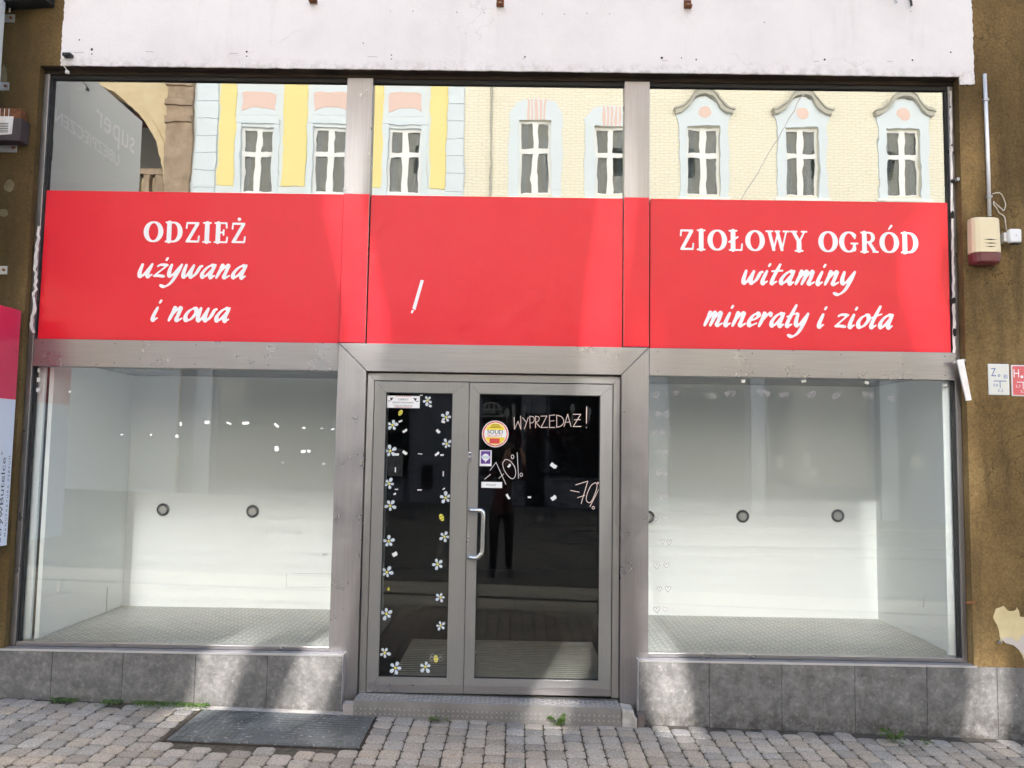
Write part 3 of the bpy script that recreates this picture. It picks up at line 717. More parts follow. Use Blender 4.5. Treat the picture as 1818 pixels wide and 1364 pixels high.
g0 = [P(u, v, yG) for u, v in ((687, 697), (804, 699), (672.5, 1201), (793.5, 1203))]
g1 = [P(u, v, yG) for u, v in ((851.5, 701), (1065, 703.5), (842.5, 1204), (1062, 1206))]
gl0, gl1 = (g0[0][0]+g0[2][0])/2, (g0[1][0]+g0[3][0])/2; gr0, gr1 = (g1[0][0]+g1[2][0])/2, (g1[1][0]+g1[3][0])/2
gzb, gzt = (g0[2][1]+g1[3][1])/2, (g0[0][1]+g1[1][1])/2
LF = leaf(lx0, lx1, gl0, gl1, gzb, gzt, False); RF = leaf(sx0, rx1, gr0, gr1, gzb, gzt, True)
# bow handle
h1, h2 = P(833, 905, -.036), P(831, 988, -.036); hb1, hb2 = P(858, 906, -.1), P(856, 986, -.1)
def arc_pts(p, q, r, n=6): return [tuple(p[i]+(q[i]-p[i])*t/n for i in range(3)) for t in range(n+1)]
hp = [(h1[0], -.038, h1[1]), (h1[0]+.012, -.075, h1[1]+.001), (hb1[0]-.035, -.100, h1[1]), (hb1[0]-.012, -.104, hb1[1]-.004), (hb1[0], -.105, hb1[1]-.030), (hb1[0], -.105, (hb1[1]+hb2[1])/2), (hb2[0], -.105, hb2[1]+.030), (hb2[0]-.012, -.104, hb2[1]+.004), (hb2[0]-.035, -.100, h2[1]), (h2[0]+.012, -.075, h2[1]), (h2[0], -.038, h2[1])]
MB().tube(smooth_path(hp, 5), .0145, 14).build('pull_handle', M['chrome'], RF, smooth=True)
for u, v, w_, h_ in ((834, 812, 6.5, 17), (831.5, 962, 6, 18)):
    x, z = P(u, v, -.037); e = MB(); e.box(x-w_/2*k, x+w_/2*k, -.041, -.0362, z-h_/2*k, z+h_/2*k); o = e.build('lock_plate', M['chrome'], RF, bevel=.002)
    c = MB()
    c.tube([(x, -.0415, z+.006), (x, -.0475, z+.006)], .008, 14); c.box(x-.0012, x+.0012, -.0482, -.0477, z-.001, z+.012); c.m = 0
    c.build('lock_cylinder', M['zinc'], RF)
# writing on the door glass (pen strokes digitised from the photo)
yW = -.0135
def pen(strokes, rad, mat_, name, parent=DR, org=(840, 720), s=.1466, sm=True):
    out = []
    for st in strokes:
        q = [P(org[0]+a*s, org[1]+b*s, yW) for a, b in st]
        if sm and len(q) > 3: q = smooth_path(q, 5)
        if len(q) == 1: q = [q[0], (q[0][0]+.0005, q[0][1])]
        out.append([(a, b, rad) for a, b in q])
    return strokes_mesh(MB(), out, .0013, fnf(yW)).build(name, M[mat_], parent)
W1 = [[(497,145),(500,288)],[(500,288),(545,192)],[(545,192),(578,290)],[(578,290),(576,130)],[(600,150),(640,200)],[(668,145),(620,285)],[(685,130),(690,275)],[(685,133),(728,138),(742,170),(725,205),(690,215)],
 [(755,130),(755,270)],[(755,132),(790,138),(800,165),(785,192),(757,205)],[(757,205),(810,262)],[(820,130),(893,128)],[(893,128),(822,268)],[(822,268),(905,265)],[(925,120),(925,268)],[(925,122),(990,115)],[(925,190),(980,185)],[(925,268),(990,266)],
 [(1012,120),(1012,265)],[(1012,118),(1075,142),(1098,200),(1068,246),(1012,265)],[(1100,255),(1145,108)],[(1145,108),(1185,255)],[(1112,205),(1170,200)],[(1210,108),(1303,108)],[(1303,108),(1212,255)],[(1212,255),(1305,255)],[(1225,175),(1300,172)],[(1375,18),(1372,215)],[(1372,266),(1372,270)]]
pen(W1, .0023, 'chalk', 'sale_writing')
def ellp(cx, cy, rx, ry): return [(cx+rx*math.cos(t), cy+ry*math.sin(t)) for t in [2*math.pi*i/10 for i in range(11)]]
W2 = [[(140,893),(210,835)],[(205,785),(278,690)],[(278,690),(397,955)],[(312,882),(370,830)],[(385,660),(358,710),(385,800),(450,878),(495,880),(516,820),(500,740),(455,680),(410,655),(380,662)],[(533,572),(550,882)],ellp(478,622,16,22),ellp(582,840,15,20)]
pen(W2, .0020, 'chalkw', 'discount_writing')
W3 = [[(1180,1030),(1285,1050)],[(1243,962),(1388,918)],[(1388,918),(1308,1190)],[(1262,1118),(1350,1090)],[(1480,935),(1430,970),(1385,1060),(1370,1140),(1400,1178),(1440,1150),(1490,1030),(1500,960),(1478,934)],[(1525,1010),(1415,1225)],ellp(1512,940,9,10),ellp(1455,1240,14,17)]
pen(W3, .0020, 'chalk', 'discount_writing')
for u, v, w_, h_, a_ in [(719,765,9,4,.6),(778,766,8,5,-.8),(719,804,9,5,-.6),(776,806,9,4,.7),(705,807,7,4,0),(785,808,6,3,.1),(746,806,8,1.5,-.1),(764,721,5,4,-.4),(787,749,7,4,-.3),(711,748,7,3,.4),(702,752,6,3,.2),(748,702,5,2,0),(983,827,12,7,-.6),(902,882,10,4,-1.),(940,883,6,3,0),(983,884,10,7,.6),(904,827,7,4,.9),(702,834,2,9,0),(787,841,2,9,0),(701,984,9,7,.5),(704,869,6,2,0),(745,870,8,2,0),(788,868,5,2,.6),(842,1158,6,3,0),(701,877,5,3,.5)]:
    scrap(DR, u, v, w_, h_, a_, yW)

# flower and bee stickers
rf2 = random.Random(77)
def flower(u, v, ang, label, r=.040, drop=()):
    x, z = P(u, v, yW); r *= rf2.uniform(.86, 1.1)
    t = MB()
    for i in range(5):
        a = ang+i*2*math.pi/5+rf2.uniform(-.14, .14)
        if i in drop: continue
        L_ = r*rf2.uniform(.82, 1.12); ca, sa = math.cos(a), math.sin(a)
        for s_, m_, y in ((1., 1, yW), (.84, 0, yW-.0004)):
            ps = []
            for q in range(12):
                th = 2*math.pi*q/12; la = (L_*.60)+L_*.42*s_*math.cos(th); wb = L_*.29*s_*math.sin(th)*(1.0+.30*math.cos(th))
                ps.append((x+la*ca-wb*sa, y, z+la*sa+wb*ca))
            t.face(ps, m_)
    t.m = 2; t.disc(x, yW-.0008, z, r*.20, 10)
    tag(t.build('flower_sticker', [M['petal'], M['petal_e'], M['yel']], origin=(x, yW, z)), label, 'sticker', 'white flower stickers on the narrow door glass')
left = [(697,755),(693,801),(691,859),(693,898),(690,961),(687,1016),(686,1090),(683,1159)]
right = [(759,711),(792,741),(793,788),(791,884),(789,953),(777,1002),(782,1061),(782,1111)]
ORD = ['first', 'second', 'third', 'fourth', 'fifth', 'sixth', 'seventh', 'eighth']
rf_ = random.Random(4)
for i, (u, v) in enumerate(left):
    flower(u, v, rf_.uniform(0, 6), 'white flower sticker, %s from the top in left row on narrow door glass' % ORD[i])
for i, (u, v) in enumerate(right):
    flower(u, v, rf_.uniform(0, 6), 'white flower sticker, %s from the top in right row on narrow door glass' % ORD[i])
flower(702, 1186, 1.3, 'white flower sticker at the very bottom left corner of the narrow door glass')
flower(755, 1184, .2, 'white flower sticker at narrow door glass bottom, just left of the winged bee')
def bee(u, v, wpx, hpx, ang, label, wings=False):
    x, z = P(u, v, yW); b = MB(); kk = 5.74/1500; ca, sa = math.cos(ang), math.sin(ang)
    rot = lambda a, c, y: (x+(a*ca-c*sa)*kk, y, z+(a*sa+c*ca)*kk)
    b.face([rot(wpx/2*math.cos(t), hpx/2*math.sin(t), yW) for t in [2*math.pi*i/14 for i in range(14)]], 0)
    for s in (-.25, .1): b.face([rot(-wpx*.42, hpx*s, yW-.0003), rot(wpx*.42, hpx*s, yW-.0003), rot(wpx*.42, hpx*(s+.09), yW-.0003), rot(-wpx*.42, hpx*(s+.09), yW-.0003)], 1)
    if wings:
        st = []
        for cx, cy in ((-5, 6), (6, 4), (-7, 1), (8, -1)):
            st.append([(rot(cx+3.2*math.cos(t), cy+3.2*math.sin(t), 0)[0], rot(cx+3.2*math.cos(t), cy+3.2*math.sin(t), 0)[2], .0018) for t in [2*math.pi*i/10 for i in range(11)]])
        strokes_mesh(b, st, .0014, fnf(yW-.0005), 1)
    tag(b.build('bee_sticker', [M['yel'], M['black'] if not wings else M['zinc']], origin=(x, yW, z)), label, 'sticker', 'yellow bee stickers on the narrow door glass')
bee(711, 733, 7, 11, -.5, 'small yellow bee sticker just below the white monitoring notice')
bee(784, 919, 8, 13, .4, 'yellow bee sticker beside the bow handle, right side of the narrow door glass')
bee(774, 1170, 8, 13, .1, 'yellow bee sticker with drawn wings near the bottom of the narrow door glass', True)
bee(690, 1046, 4, 6, 0, 'tiny yellow bee sticker low on the left side of the narrow door glass')
# stickers
def rect_sticker(name, u0, u1, v0, v1, label, mats, draw, cat='sticker'):
    x0, z1 = P(u0, v0, yW); x1, z0 = P(u1, v1, yW)
    b = MB(); b.box(x0, x1, yW-.0012, yW, z0, z1); draw(b, x0, x1, z0, z1, yW-.0016)
    return tag(b.build(name, mats, origin=((x0+x1)/2, yW, z0)), label, cat)
def d_mon(b, x0, x1, z0, z1, y):
    w_, h_ = x1-x0, z1-z0; fn = fnf(y)
    for i, (t, a, c) in enumerate((('OBIEKT', .34, .66), ('MONITOROWANY', .18, .82), ('CAŁODOBOWO', .22, .78))):
        font_text(b, t, x0+w_*a, x0+w_*c, z1-h_*(.38+.26*i), z1-h_*(.22+.26*i), fn, 1)
    for s in (-1, 1):
        cx = (x0+x1)/2+s*w_*.36
        b.face([fn(cx-s*w_*.06, z1-h_*.16), fn(cx+s*w_*.05, z1-h_*.20), fn(cx+s*w_*.02, z1-h_*.40), fn(cx-s*w_*.01, z1-h_*.40)][::(1 if s > 0 else -1)], 1)
        b.face([fn(cx+s*w_*.02, z1-h_*.44), fn(cx+s*w_*.10, z1-h_*.40), fn(cx+s*w_*.10, z1-h_*.46), fn(cx+s*w_*.02, z1-h_*.48)][::(1 if s > 0 else -1)], 1)
    b.face([fn(x0+w_*.25, z0+h_*.03), fn(x0+w_*.75, z0+h_*.03), fn(x0+w_*.75, z0+h_*.06), fn(x0+w_*.25, z0+h_*.06)], 2)
    b.face([fn(x0+w_*.25, z0+h_*.94), fn(x0+w_*.75, z0+h_*.94), fn(x0+w_*.75, z0+h_*.97), fn(x0+w_*.25, z0+h_*.97)], 2)
rect_sticker('monitoring_notice', 687, 745, 702.5, 725, 'white notice reading OBIEKT MONITOROWANY CAŁODOBOWO with two cameras, top of narrow door glass', [M['stick_w'], M['ink'], M['stick_red']], d_mon, 'notice')
def d_purple(b, x0, x1, z0, z1, y):
    w_, h_ = x1-x0, z1-z0; fn = fnf(y)
    b.face([fn(x0+w_*.1, z0+h_*.15), fn(x1-w_*.1, z0+h_*.15), fn(x1-w_*.1, z1-h_*.05), fn(x0+w_*.1, z1-h_*.05)], 1)
    cx, cz = (x0+x1)/2, z0+h_*.56
    b.disc(cx, y-.0003, cz, w_*.30, 16); b.mi[-1] = 0
    b.face([(cx-w_*.08, y-.0003, cz-w_*.28), (cx, y-.0003, cz-w_*.45), (cx+w_*.08, y-.0003, cz-w_*.28)], 0)
    b.face([(cx-w_*.36, y-.0006, cz-w_*.1), (cx+w_*.36, y-.0006, cz-w_*.1), (cx+w_*.36, y-.0006, cz+w_*.1), (cx-w_*.36, y-.0006, cz+w_*.1)], 2)
rect_sticker('purple_sticker', 852, 872.5, 799.5, 828, 'small upright purple sticker with white emblem below the round security sticker', [M['stick_w'], M['purple'], M['petal']], d_purple)
rect_sticker('door_label', 854.7, 891.3, 855.6, 866.6, 'small white PCHAĆ label strip on the wide door glass above the handle', [M['stick_w'], M['ink']], lambda b, x0, x1, z0, z1, y: font_text(b, 'PCHAĆ', x0+(x1-x0)*.25, x0+(x1-x0)*.72, z0+(z1-z0)*.33, z0+(z1-z0)*.72, fnf(y), 1), 'label')
sx_, sz_ = P(879.3, 770.6, yW); sr = 23.6*5.74/1500
b = MB(); n = 40
b.m = 0; b.disc(sx_, yW-.0006, sz_, sr, n); b.m = 4; b.disc(sx_, yW-.0010, sz_, sr*.95, n); b.m = 0; b.disc(sx_, yW-.0013, sz_, sr*.84, n); b.m = 2; b.disc(sx_, yW-.0017, sz_, sr*.80, n)
b.m = 0; b.face([(sx_-sr*.795, yW-.0021, sz_-sr*.25), (sx_+sr*.795, yW-.0021, sz_-sr*.25), (sx_+sr*.795, yW-.0021, sz_+sr*.30), (sx_-sr*.795, yW-.0021, sz_+sr*.30)])
fn = fnf(yW-.0025)
font_text(b, 'SOLID', sx_-sr*.60, sx_+sr*.56, sz_+sr*.02, sz_+sr*.30, fn, 1); font_text(b, 'SOLID', sx_-sr*.585, sx_+sr*.575, sz_+sr*.02, sz_+sr*.30, fnf(yW-.0027), 1)
font_text(b, 'SECURITY', sx_-sr*.58, sx_+sr*.54, sz_-sr*.23, sz_-sr*.03, fn, 3)
b.face([fn(sx_-sr*.42, sz_-sr*.72), fn(sx_+sr*.34, sz_-sr*.72), fn(sx_+sr*.34, sz_-sr*.34), fn(sx_-sr*.42, sz_-sr*.34)], 3)
for i, wd in enumerate((.28, .34, .42)): b.face([fn(sx_-sr*wd, sz_+sr*(.66-.1*i)), fn(sx_+sr*wd, sz_+sr*(.66-.1*i)), fn(sx_+sr*wd, sz_+sr*(.70-.1*i)), fn(sx_-sr*wd, sz_+sr*(.70-.1*i))], 5)
for i in range(8):
    q = i*math.pi/4; b.m = 2; b.disc(sx_+sr*.895*math.cos(q), yW-.0016, sz_+sr*.895*math.sin(q), sr*.04, 8)
tag(b.build('security_sticker', [M['stick_w'], M['ink'], M['stick_y'], M['stick_red'], M['pinkring'], M['rust']], origin=(sx_, yW, sz_)), 'round red and yellow security company sticker on the wide door glass', 'sticker')

# step plate in front of the door
ST = thing('door_step', (-.15, -.11, gz(-.15)), 'low door step clad in diamond-pattern steel plate', 'step')
sy0 = -.215
def zt(x): return .1355-.0125*(x+.17)
sxa, sxb = P(628, 1250, sy0)[0], P(1103, 1262, sy0)[0]
s = MB()
q = [(x, y, z) for x in (sxa, sxb) for y, z in ((sy0+.003, gz(x)-.03), (-.001, gz(x)-.03), (-.001, zt(x)), (sy0, zt(x)))]
s.v += q
for f_ in ((0, 1, 2, 3), (7, 6, 5, 4), (0, 3, 7, 4), (3, 2, 6, 7), (2, 1, 5, 6), (1, 0, 4, 5)): s.f.append(f_); s.mi.append(0)
s.m = 0
def bars_on(fn, w_, h_, spx, spz):
    for i in range(int(w_/spx)):
        for j in range(int(h_/spz)):
            cx, cz = (i+.5)*spx, (j+.5)*spz; sg = 1 if (i+j) % 2 else -1; l, t = spx*.66, spx*.17
            dx_, dz_ = l*.72, sg*l*.72; px_, pz_ = -sg*t*.7, t*.7
            base = [(cx-dx_, cz-dz_), (cx+px_, cz+pz_), (cx+dx_, cz+dz_), (cx-px_, cz-pz_)]
            top = [(cx-dx_*.6, cz-dz_*.6), (cx+px_*.4, cz+pz_*.4), (cx+dx_*.6, cz+dz_*.6), (cx-px_*.4, cz-pz_*.4)]
            lo = [fn(a, b, .0004) for a, b in base]; hi = [fn(a, b, .0045) for a, b in top]
            if sg < 0: lo, hi = lo[::-1], hi[::-1]
            s.m = 1; s.face(hi[::-1]); s.f[-1] = s.f[-1]
            for q in range(4): s.face([lo[(q+1) % 4], lo[q], hi[q], hi[(q+1) % 4]], 0)
hz = .088
bars_on(lambda a, b, h: (sxa+a, sy0-.0006-h, zt(sxa+a)-.094+b), sxb-sxa, hz, .031, .031)
bars_on(lambda a, b, h: (sxa+a, sy0+.006+b, zt(sxa+a)-.0002+h), sxb-sxa, .175, .031, .031)
s.build('tread_plate', [M['steel'], M['rib']], ST)
e = MB(); xe0 = P(1104, 1270, sy0)[0]; xe1 = P(1131, 1270, sy0)[0]
rgx = random.Random(9)
e.prism([(xe0+.001, gz(xe0)-.02), (xe1, gz(xe1)-.02), (xe1+.004, .06), (xe1-.012, .075), (xe1-.02, .108), (xe0+.001, .118)], sy0+.006, -.06); e.build('broken_concrete_end', M['concrete'], ST, bevel=.006)
e = MB(); e.box(xe1+.006, P(1146, 1270, sy0)[0], sy0+.015, -.125, -.02, .085); e.build('end_tile', mottled('brown_tile', [(.3, (.10, .08, .075)), (.7, (.16, .13, .12))], 20, .6), ST, bevel=.003)
e = MB(); e.box(P(608, 1250, sy0)[0], sxa-.002, sy0+.01, -.125, gz(sxa)-.02, .118); e.build('end_tile', mottled('pale_tile', [(.3, (.32, .28, .26)), (.7, (.42, .38, .36))], 20, .6), ST, bevel=.003)
sc = MB(); sc.box(P(612, 1250, -.2)[0], P(1100, 1250, -.2)[0], sy0+.01, sy0+.1, gz(0)-.1, gz(0)-.02); sc.build('mortar_bed', M['concrete'], ST)
# ribbed mat inside
mt_ = MB()
for i in range(24): mt_.box(-.86, .66, .26+i*.055, .26+i*.055+.030, .133, .150)
tag(mt_.build('door_mat', M['mat_'], origin=(-.1, .9, .133)), 'pale ribbed mat on the dark shop floor behind the door glass', 'door mat')

# wall spots in the display boxes and sockets
def spot(u, v, label):
    x, z = P(u, v, YB-.01); t = thing('recessed_spot', (x, YB, z), label, 'spotlight', 'recessed spots in the display walls')
    def annulus(r0_, r1_, y0, y1):
        b = MB()
        for i in range(28):
            a, c = 2*math.pi*i/28, 2*math.pi*(i+1)/28
            pr = [(r1_, YB-.0004), (r1_, y0), (r0_, y1), (r0_, YB-.0004)]
            for (ra, ya), (rb, yb) in zip(pr, pr[1:]):
                b.face([(x+ra*math.cos(a), ya, z+ra*math.sin(a)), (x+rb*math.cos(a), yb, z+rb*math.sin(a)), (x+rb*math.cos(c), yb, z+rb*math.sin(c)), (x+ra*math.cos(c), ya, z+ra*math.sin(c))])
        return b
    annulus(.043, .053, YB-.006, YB-.012).build('outer_ring', plain('spot_steel', (.20, .20, .195), .3, .8), t)
    annulus(.036, .0429, YB-.004, YB-.004).build('recess', M['dark'], t)
    annulus(.027, .0359, YB-.012, YB-.006).build('inner_ring', M['zinc'], t)
    l = MB(); l.disc(x, YB-.005, z, .0268, 20); l.build('lens', M['spot_in'], t)
spot(289, 905, 'round recessed spot on the left display back wall, the one nearer the side wall')
spot(448, 908, 'round recessed spot on the left display back wall, the one nearer the door')
spot(1151, 918, 'round recessed spot half hidden by the door post in the right display')
spot(1319, 917, 'round recessed spot in the middle of the right display back wall')
spot(1488, 916, 'round recessed spot on the right display back wall nearest the right side wall')
def socket(xp, u, v, sgn, label):
    y, z = PX(xp, u, v); b = MB(); d = .012*sgn
    b.box(xp, xp+d, y-.042, y+.042, z-.042, z+.042); t = thing('wall_socket', (xp, y, z), label, 'socket'); b.build('plate', M['whiteplast'], t, bevel=.004)
    c = MB(); c.box(xp+d, xp+d+.002*sgn, y-.028, y+.028, z-.028, z+.028); c.build('insert', M['jamb'], t)
socket(xl_in, 106, 1041, 1, 'white wall socket low on the side wall of the left display')
socket(xr_in, 1636, 1066, -1, 'white wall socket low on the side wall of the right display')
pv_ = MB(); y, z = PX(xl_in, 190, 1050); pv_.box(xl_in, xl_in+.004, y-.003, y+.003, .44, .44+.19); pv_.build('wall_chip', plain('chip', (.5, .48, .42), .9), BLD)

# ------------------------------------------------------------------ fittings on the right wall
yw = WY-.002
def wall_pt(u, v, y=WY-.003): return P(u, v, y)
pp = [wall_pt(1748, 132, WY-.015), wall_pt(1757, 384, WY-.015)]
CP = thing('conduit_pipe', (pp[1][0], WY-.015, pp[1][1]), 'pale grey cable pipe running up the brown wall from the alarm siren', 'pipe')
MB().tube([(pp[0][0], WY-.015, pp[0][1]), (pp[0][0]*.5+pp[1][0]*.5+.002, WY-.015, (pp[0][1]+pp[1][1])/2), (pp[1][0], WY-.015, pp[1][1])], .0125, 12).build('tube', M['pipe'], CP, smooth=True)
for v in (178, 350):
    q = wall_pt(1749+(v-132)*.036, v, WY-.015); c = MB(); c.box(q[0]-.022, q[0]+.014, WY-.0295, WY-.0005, q[1]-.008, q[1]+.008); c.build('clip', M['zinc'], CP, bevel=.002)
# siren
a, c = wall_pt(1728, 384, WY-.09), wall_pt(1782, 468, WY-.09)
sx0_, sx1_, sz0_, sz1_ = a[0], c[0], c[1], a[1]; cw = (sx0_+sx1_)/2; hw = (sx1_-sx0_)/2
SI = thing('alarm_siren', (cw, WY, sz0_), 'cream alarm siren box with dark red base on the brown wall', 'siren')
def siren_ring(z, s, d): # cross-section facing -y
    return [(cw-hw*s, WY-.001, z), (cw-hw*s, WY-d*.62, z), (cw-hw*s*.86, WY-d*.86, z), (cw-hw*s*.6, WY-d, z), (cw+hw*s*.6, WY-d, z), (cw+hw*s*.86, WY-d*.86, z), (cw+hw*s, WY-d*.62, z), (cw+hw*s, WY-.001, z)]
def loft(rings):
    b = MB(); n = len(rings[0])
    for r in rings: b.v += r
    for i in range(len(rings)-1):
        for k_ in range(n):
            b.f.append((i*n+k_, i*n+(k_+1) % n, (i+1)*n+(k_+1) % n, (i+1)*n+k_)); b.mi.append(0)
    b.f.append(tuple(range(n))[::-1]); b.mi.append(0); b.f.append(tuple(range((len(rings)-1)*n, len(rings)*n))); b.mi.append(0)
    return b
zm = sz0_+(sz1_-sz0_)*.235
loft([siren_ring(zm, 1, .10), siren_ring(sz1_-.02, .97, .092), siren_ring(sz1_-.006, .94, .085), siren_ring(sz1_, .88, .07)]).build('housing', M['cream'], SI, bevel=.006)
loft([siren_ring(sz0_, .80, .075), siren_ring(sz0_+.012, .93, .098), siren_ring(zm-.001, 1.0, .101)]).build('light_base', M['siren_red'], SI, bevel=.006)
for i in range(3):
    z = sz0_+(sz1_-sz0_)*(.50-.075*i); wl_ = hw*(.52-.06*i); b = MB()
    b.face([(cw+hw*.08-wl_, WY-.1008, z), (cw+hw*.08, WY-.1012, z-.004), (cw+hw*.08+wl_, WY-.1008, z), (cw+hw*.08, WY-.1012, z+.003)]); b.build('sound_slot', M['black'], SI)
# small white sensor with bracket + cable
a, c = wall_pt(1790, 407, WY-.08), wall_pt(1812, 432, WY-.08)
SN = thing('white_sensor', (a[0], WY, c[1]), 'small white square sensor on a bracket right of the cream siren', 'sensor')
b = MB(); b.box(a[0], c[0], WY-.10, WY-.055, c[1], a[1]); b.build('body', M['whiteplast'], SN, bevel=.012)
b = MB(); b.box(a[0]-.024, a[0]+.002, WY-.072, WY-.001, c[1]+.012, a[1]-.02); b.build('bracket', M['pipe'], SN, bevel=.004)
b = MB(); b.disc((a[0]+c[0])/2, WY-.1006, (a[1]+c[1])/2, .0035, 8); b.build('lens', M['black'], SN)
b = MB(); b.box(a[0]+.014, c[0]-.01, WY-.095, WY-.06, c[1]-.008, c[1]-.0005); b.build('underside_cap', M['black'], SN)
cab = [(1763, 344), (1774, 343), (1784, 352), (1788, 362), (1782, 374), (1776, 369), (1771, 361), (1766, 357), (1764, 364), (1772, 371), (1777, 377), (1783, 384), (1785, 398), (1789, 410)]
cpts = smooth_path([(*wall_pt(u, v, WY-.03), 0) for u, v in cab], 5)
tag(MB().tube([(p[0], WY-.022-.012*math.sin(i*.35), p[1]) for i, p in enumerate(cpts)], .0038, 7).build('loose_cable', M['cable'], origin=(cpts[0][0], WY, cpts[0][1]), smooth=True), 'thin looped cable hanging between grey pipe and white sensor', 'cable')
# hydrant plates
def plate(u0, u1, v0, v1, label, face_m, ink_m, letters):
    x0, z1 = wall_pt(u0, v0, WY-.008); x1, z0 = wall_pt(u1, v1, WY-.008)
    t = thing('utility_plate', ((x0+x1)/2, WY, z0), label, 'plate')
    b = MB(); b.box(x0, x1, WY-.008, WY-.0005, z0, z1); b.build('rim', M['whiteplast'], t, bevel=.004)
    w_, h_ = x1-x0, z1-z0; e = .008
    b = MB(); b.box(x0+e, x1-e, WY-.0098, WY-.0083, z0+e, z1-e); b.build('face', M[face_m], t)
    b = MB(); fn = fnf(WY-.0104)
    for txt, a, c, lo, hi in letters: font_text(b, txt, x0+w_*a, x0+w_*c, z0+h_*lo, z0+h_*hi, fn)
    b.face([fn(x0+w_*.24, z0+h_*.435), fn(x0+w_*.84, z0+h_*.435), fn(x0+w_*.84, z0+h_*.462), fn(x0+w_*.24, z0+h_*.462)])
    b.face([fn(x0+w_*.52, z0+h_*.22), fn(x0+w_*.56, z0+h_*.22), fn(x0+w_*.56, z0+h_*.434), fn(x0+w_*.52, z0+h_*.434)])
    b.build('marking', M[ink_m], t)
plate(1754, 1793, 646, 702, 'white water valve plate marked Z 80 on the brown wall', 'plate_w', 'blue', [('Z', .12, .36, .60, .86), ('ø', .44, .56, .58, .67), ('80', .72, .90, .53, .66), ('0,8', .22, .44, .26, .36), ('3,2', .42, .68, .09, .19)])
plate(1795, 1834, 648, 704, 'red hydrant plate marked H right of the white valve plate', 'plate_r', 'stick_w', [('H', .10, .36, .60, .86), ('•', .42, .56, .57, .67), ('80', .72, .90, .53, .66), ('3,7', .18, .42, .26, .36), ('3,9', .40, .66, .09, .19)])
# loose hanging strip and old white caulk down the right frame
q = [P(u, v, WY+.01) for u, v in ((1696, 640), (1708, 638), (1722, 711), (1713, 712))]
b = MB(); b.prism(q, WY-.012, WY+.002); tag(b.build('hanging_strip', M['caulk'], origin=(q[0][0], WY, q[0][1])), 'loose pale metal strip hanging askew below the right end of the red panel', 'metal strip')
b = MB(); q = [P(u, v, WY+.01) for u, v in ((1690, 642), (1692, 646), (1712, 642), (1712, 638))]; b.prism(q, WY-.006, WY+.008); b.build('loose_clip', M['zinc'], SF)
rc = random.Random(8)
def blob_strip(pts, wl_, wr, y, name, mat_, parent):
    l, r = [], []
    for u, v in pts:
        x, z = P(u, v, y); l.append((x-wl_*rc.uniform(.4, 1.1), z)); r.append((x+wr*rc.uniform(.4, 1.1), z))
    b = MB(); b.prism(l+r[::-1], y-.006, y); return b.build(name, M[mat_], parent)
blob_strip([(1687+(v-160)*.0145+rc.uniform(-.6, .6), v) for v in range(162, 640, 8)], .010, .010, -.034, 'caulk_strip', 'caulk', SF)
for u, v, w_, h_ in ((1691, 322, 9, 9), (1691, 382, 8, 16), (1693, 534, 9, 12), (1695, 591, 8, 18), (1687, 190, 4, 4), (1690, 258, 4, 4)):
    x, z = P(u, v, -.042); b = MB(); b.face([(x+w_*.5*k*math.cos(t)*rc.uniform(.7, 1.1), -.0425, z+h_*.5*k*math.sin(t)*rc.uniform(.7, 1.1)) for t in [2*math.pi*i/9 for i in range(9)]]); b.build('foam_patch', M['foam'], SF)
blob_strip([(68+rc.uniform(-3, 3)-(v-400)*.05, v) for v in range(402, 596, 7)], .014, .012, -.062, 'peeling_caulk', 'caulk', SF)
x, z = P(1696, 320, -.05); b = MB(); b.box(x-.005, x+.04, -.085, -.05, z-.015, z+.008); b.build('frame_clip', M['zinc'], SF, bevel=.003)
x, z = P(1722, 1070, WY-.002); b = MB(); b.box(x-.03, x+.03, WY-.01, WY-.0005, z-.008, z+.008); b.build('frame_clip', M['rust'], SF, bevel=.003)
# peeled plaster, bare pipe stub
pl = [(1768,1082),(1782,1076),(1790,1085),(1800,1084),(1806,1080),(1812,1096),(1830,1100),(1830,1190),(1815,1166),(1802,1142),(1790,1136),(1778,1138),(1772,1118),(1764,1098)]
b = MB(); q = [P(u, v, WY-.003) for u, v in pl]; q2 = []
for i in range(len(q)):
    a, c = q[i], q[(i+1) % len(q)]
    for t in (0, .33, .66): q2.append((a[0]+(c[0]-a[0])*t+rc.uniform(-.006, .006), a[1]+(c[1]-a[1])*t+rc.uniform(-.006, .006)))
b.prism(q2, WY-.004, WY-.0005); b.build('peeled_plaster', M['yellowp'], BLD)
q = [P(u, v, WY-.005) for u, v in ((1778, 1134), (1795, 1131), (1806, 1140), (1816, 1128), (1830, 1134), (1830, 1178), (1815, 1160), (1800, 1146), (1785, 1142))]
b = MB(); b.prism(q, WY-.0065, WY-.0042); b.build('bare_plaster', M['whitebrick'], BLD)
x, z = P(1775, 1139, WY-.03); tag(MB().tube([(x+.02, WY+.0, z+.002), (x+.004, WY-.03, z), (x-.01, WY-.045, z-.003)], .011, 10).build('pipe_stub', M['chrome'], origin=(x, WY, z)), 'short cut metal pipe end poking out of the peeling plaster patch', 'pipe')
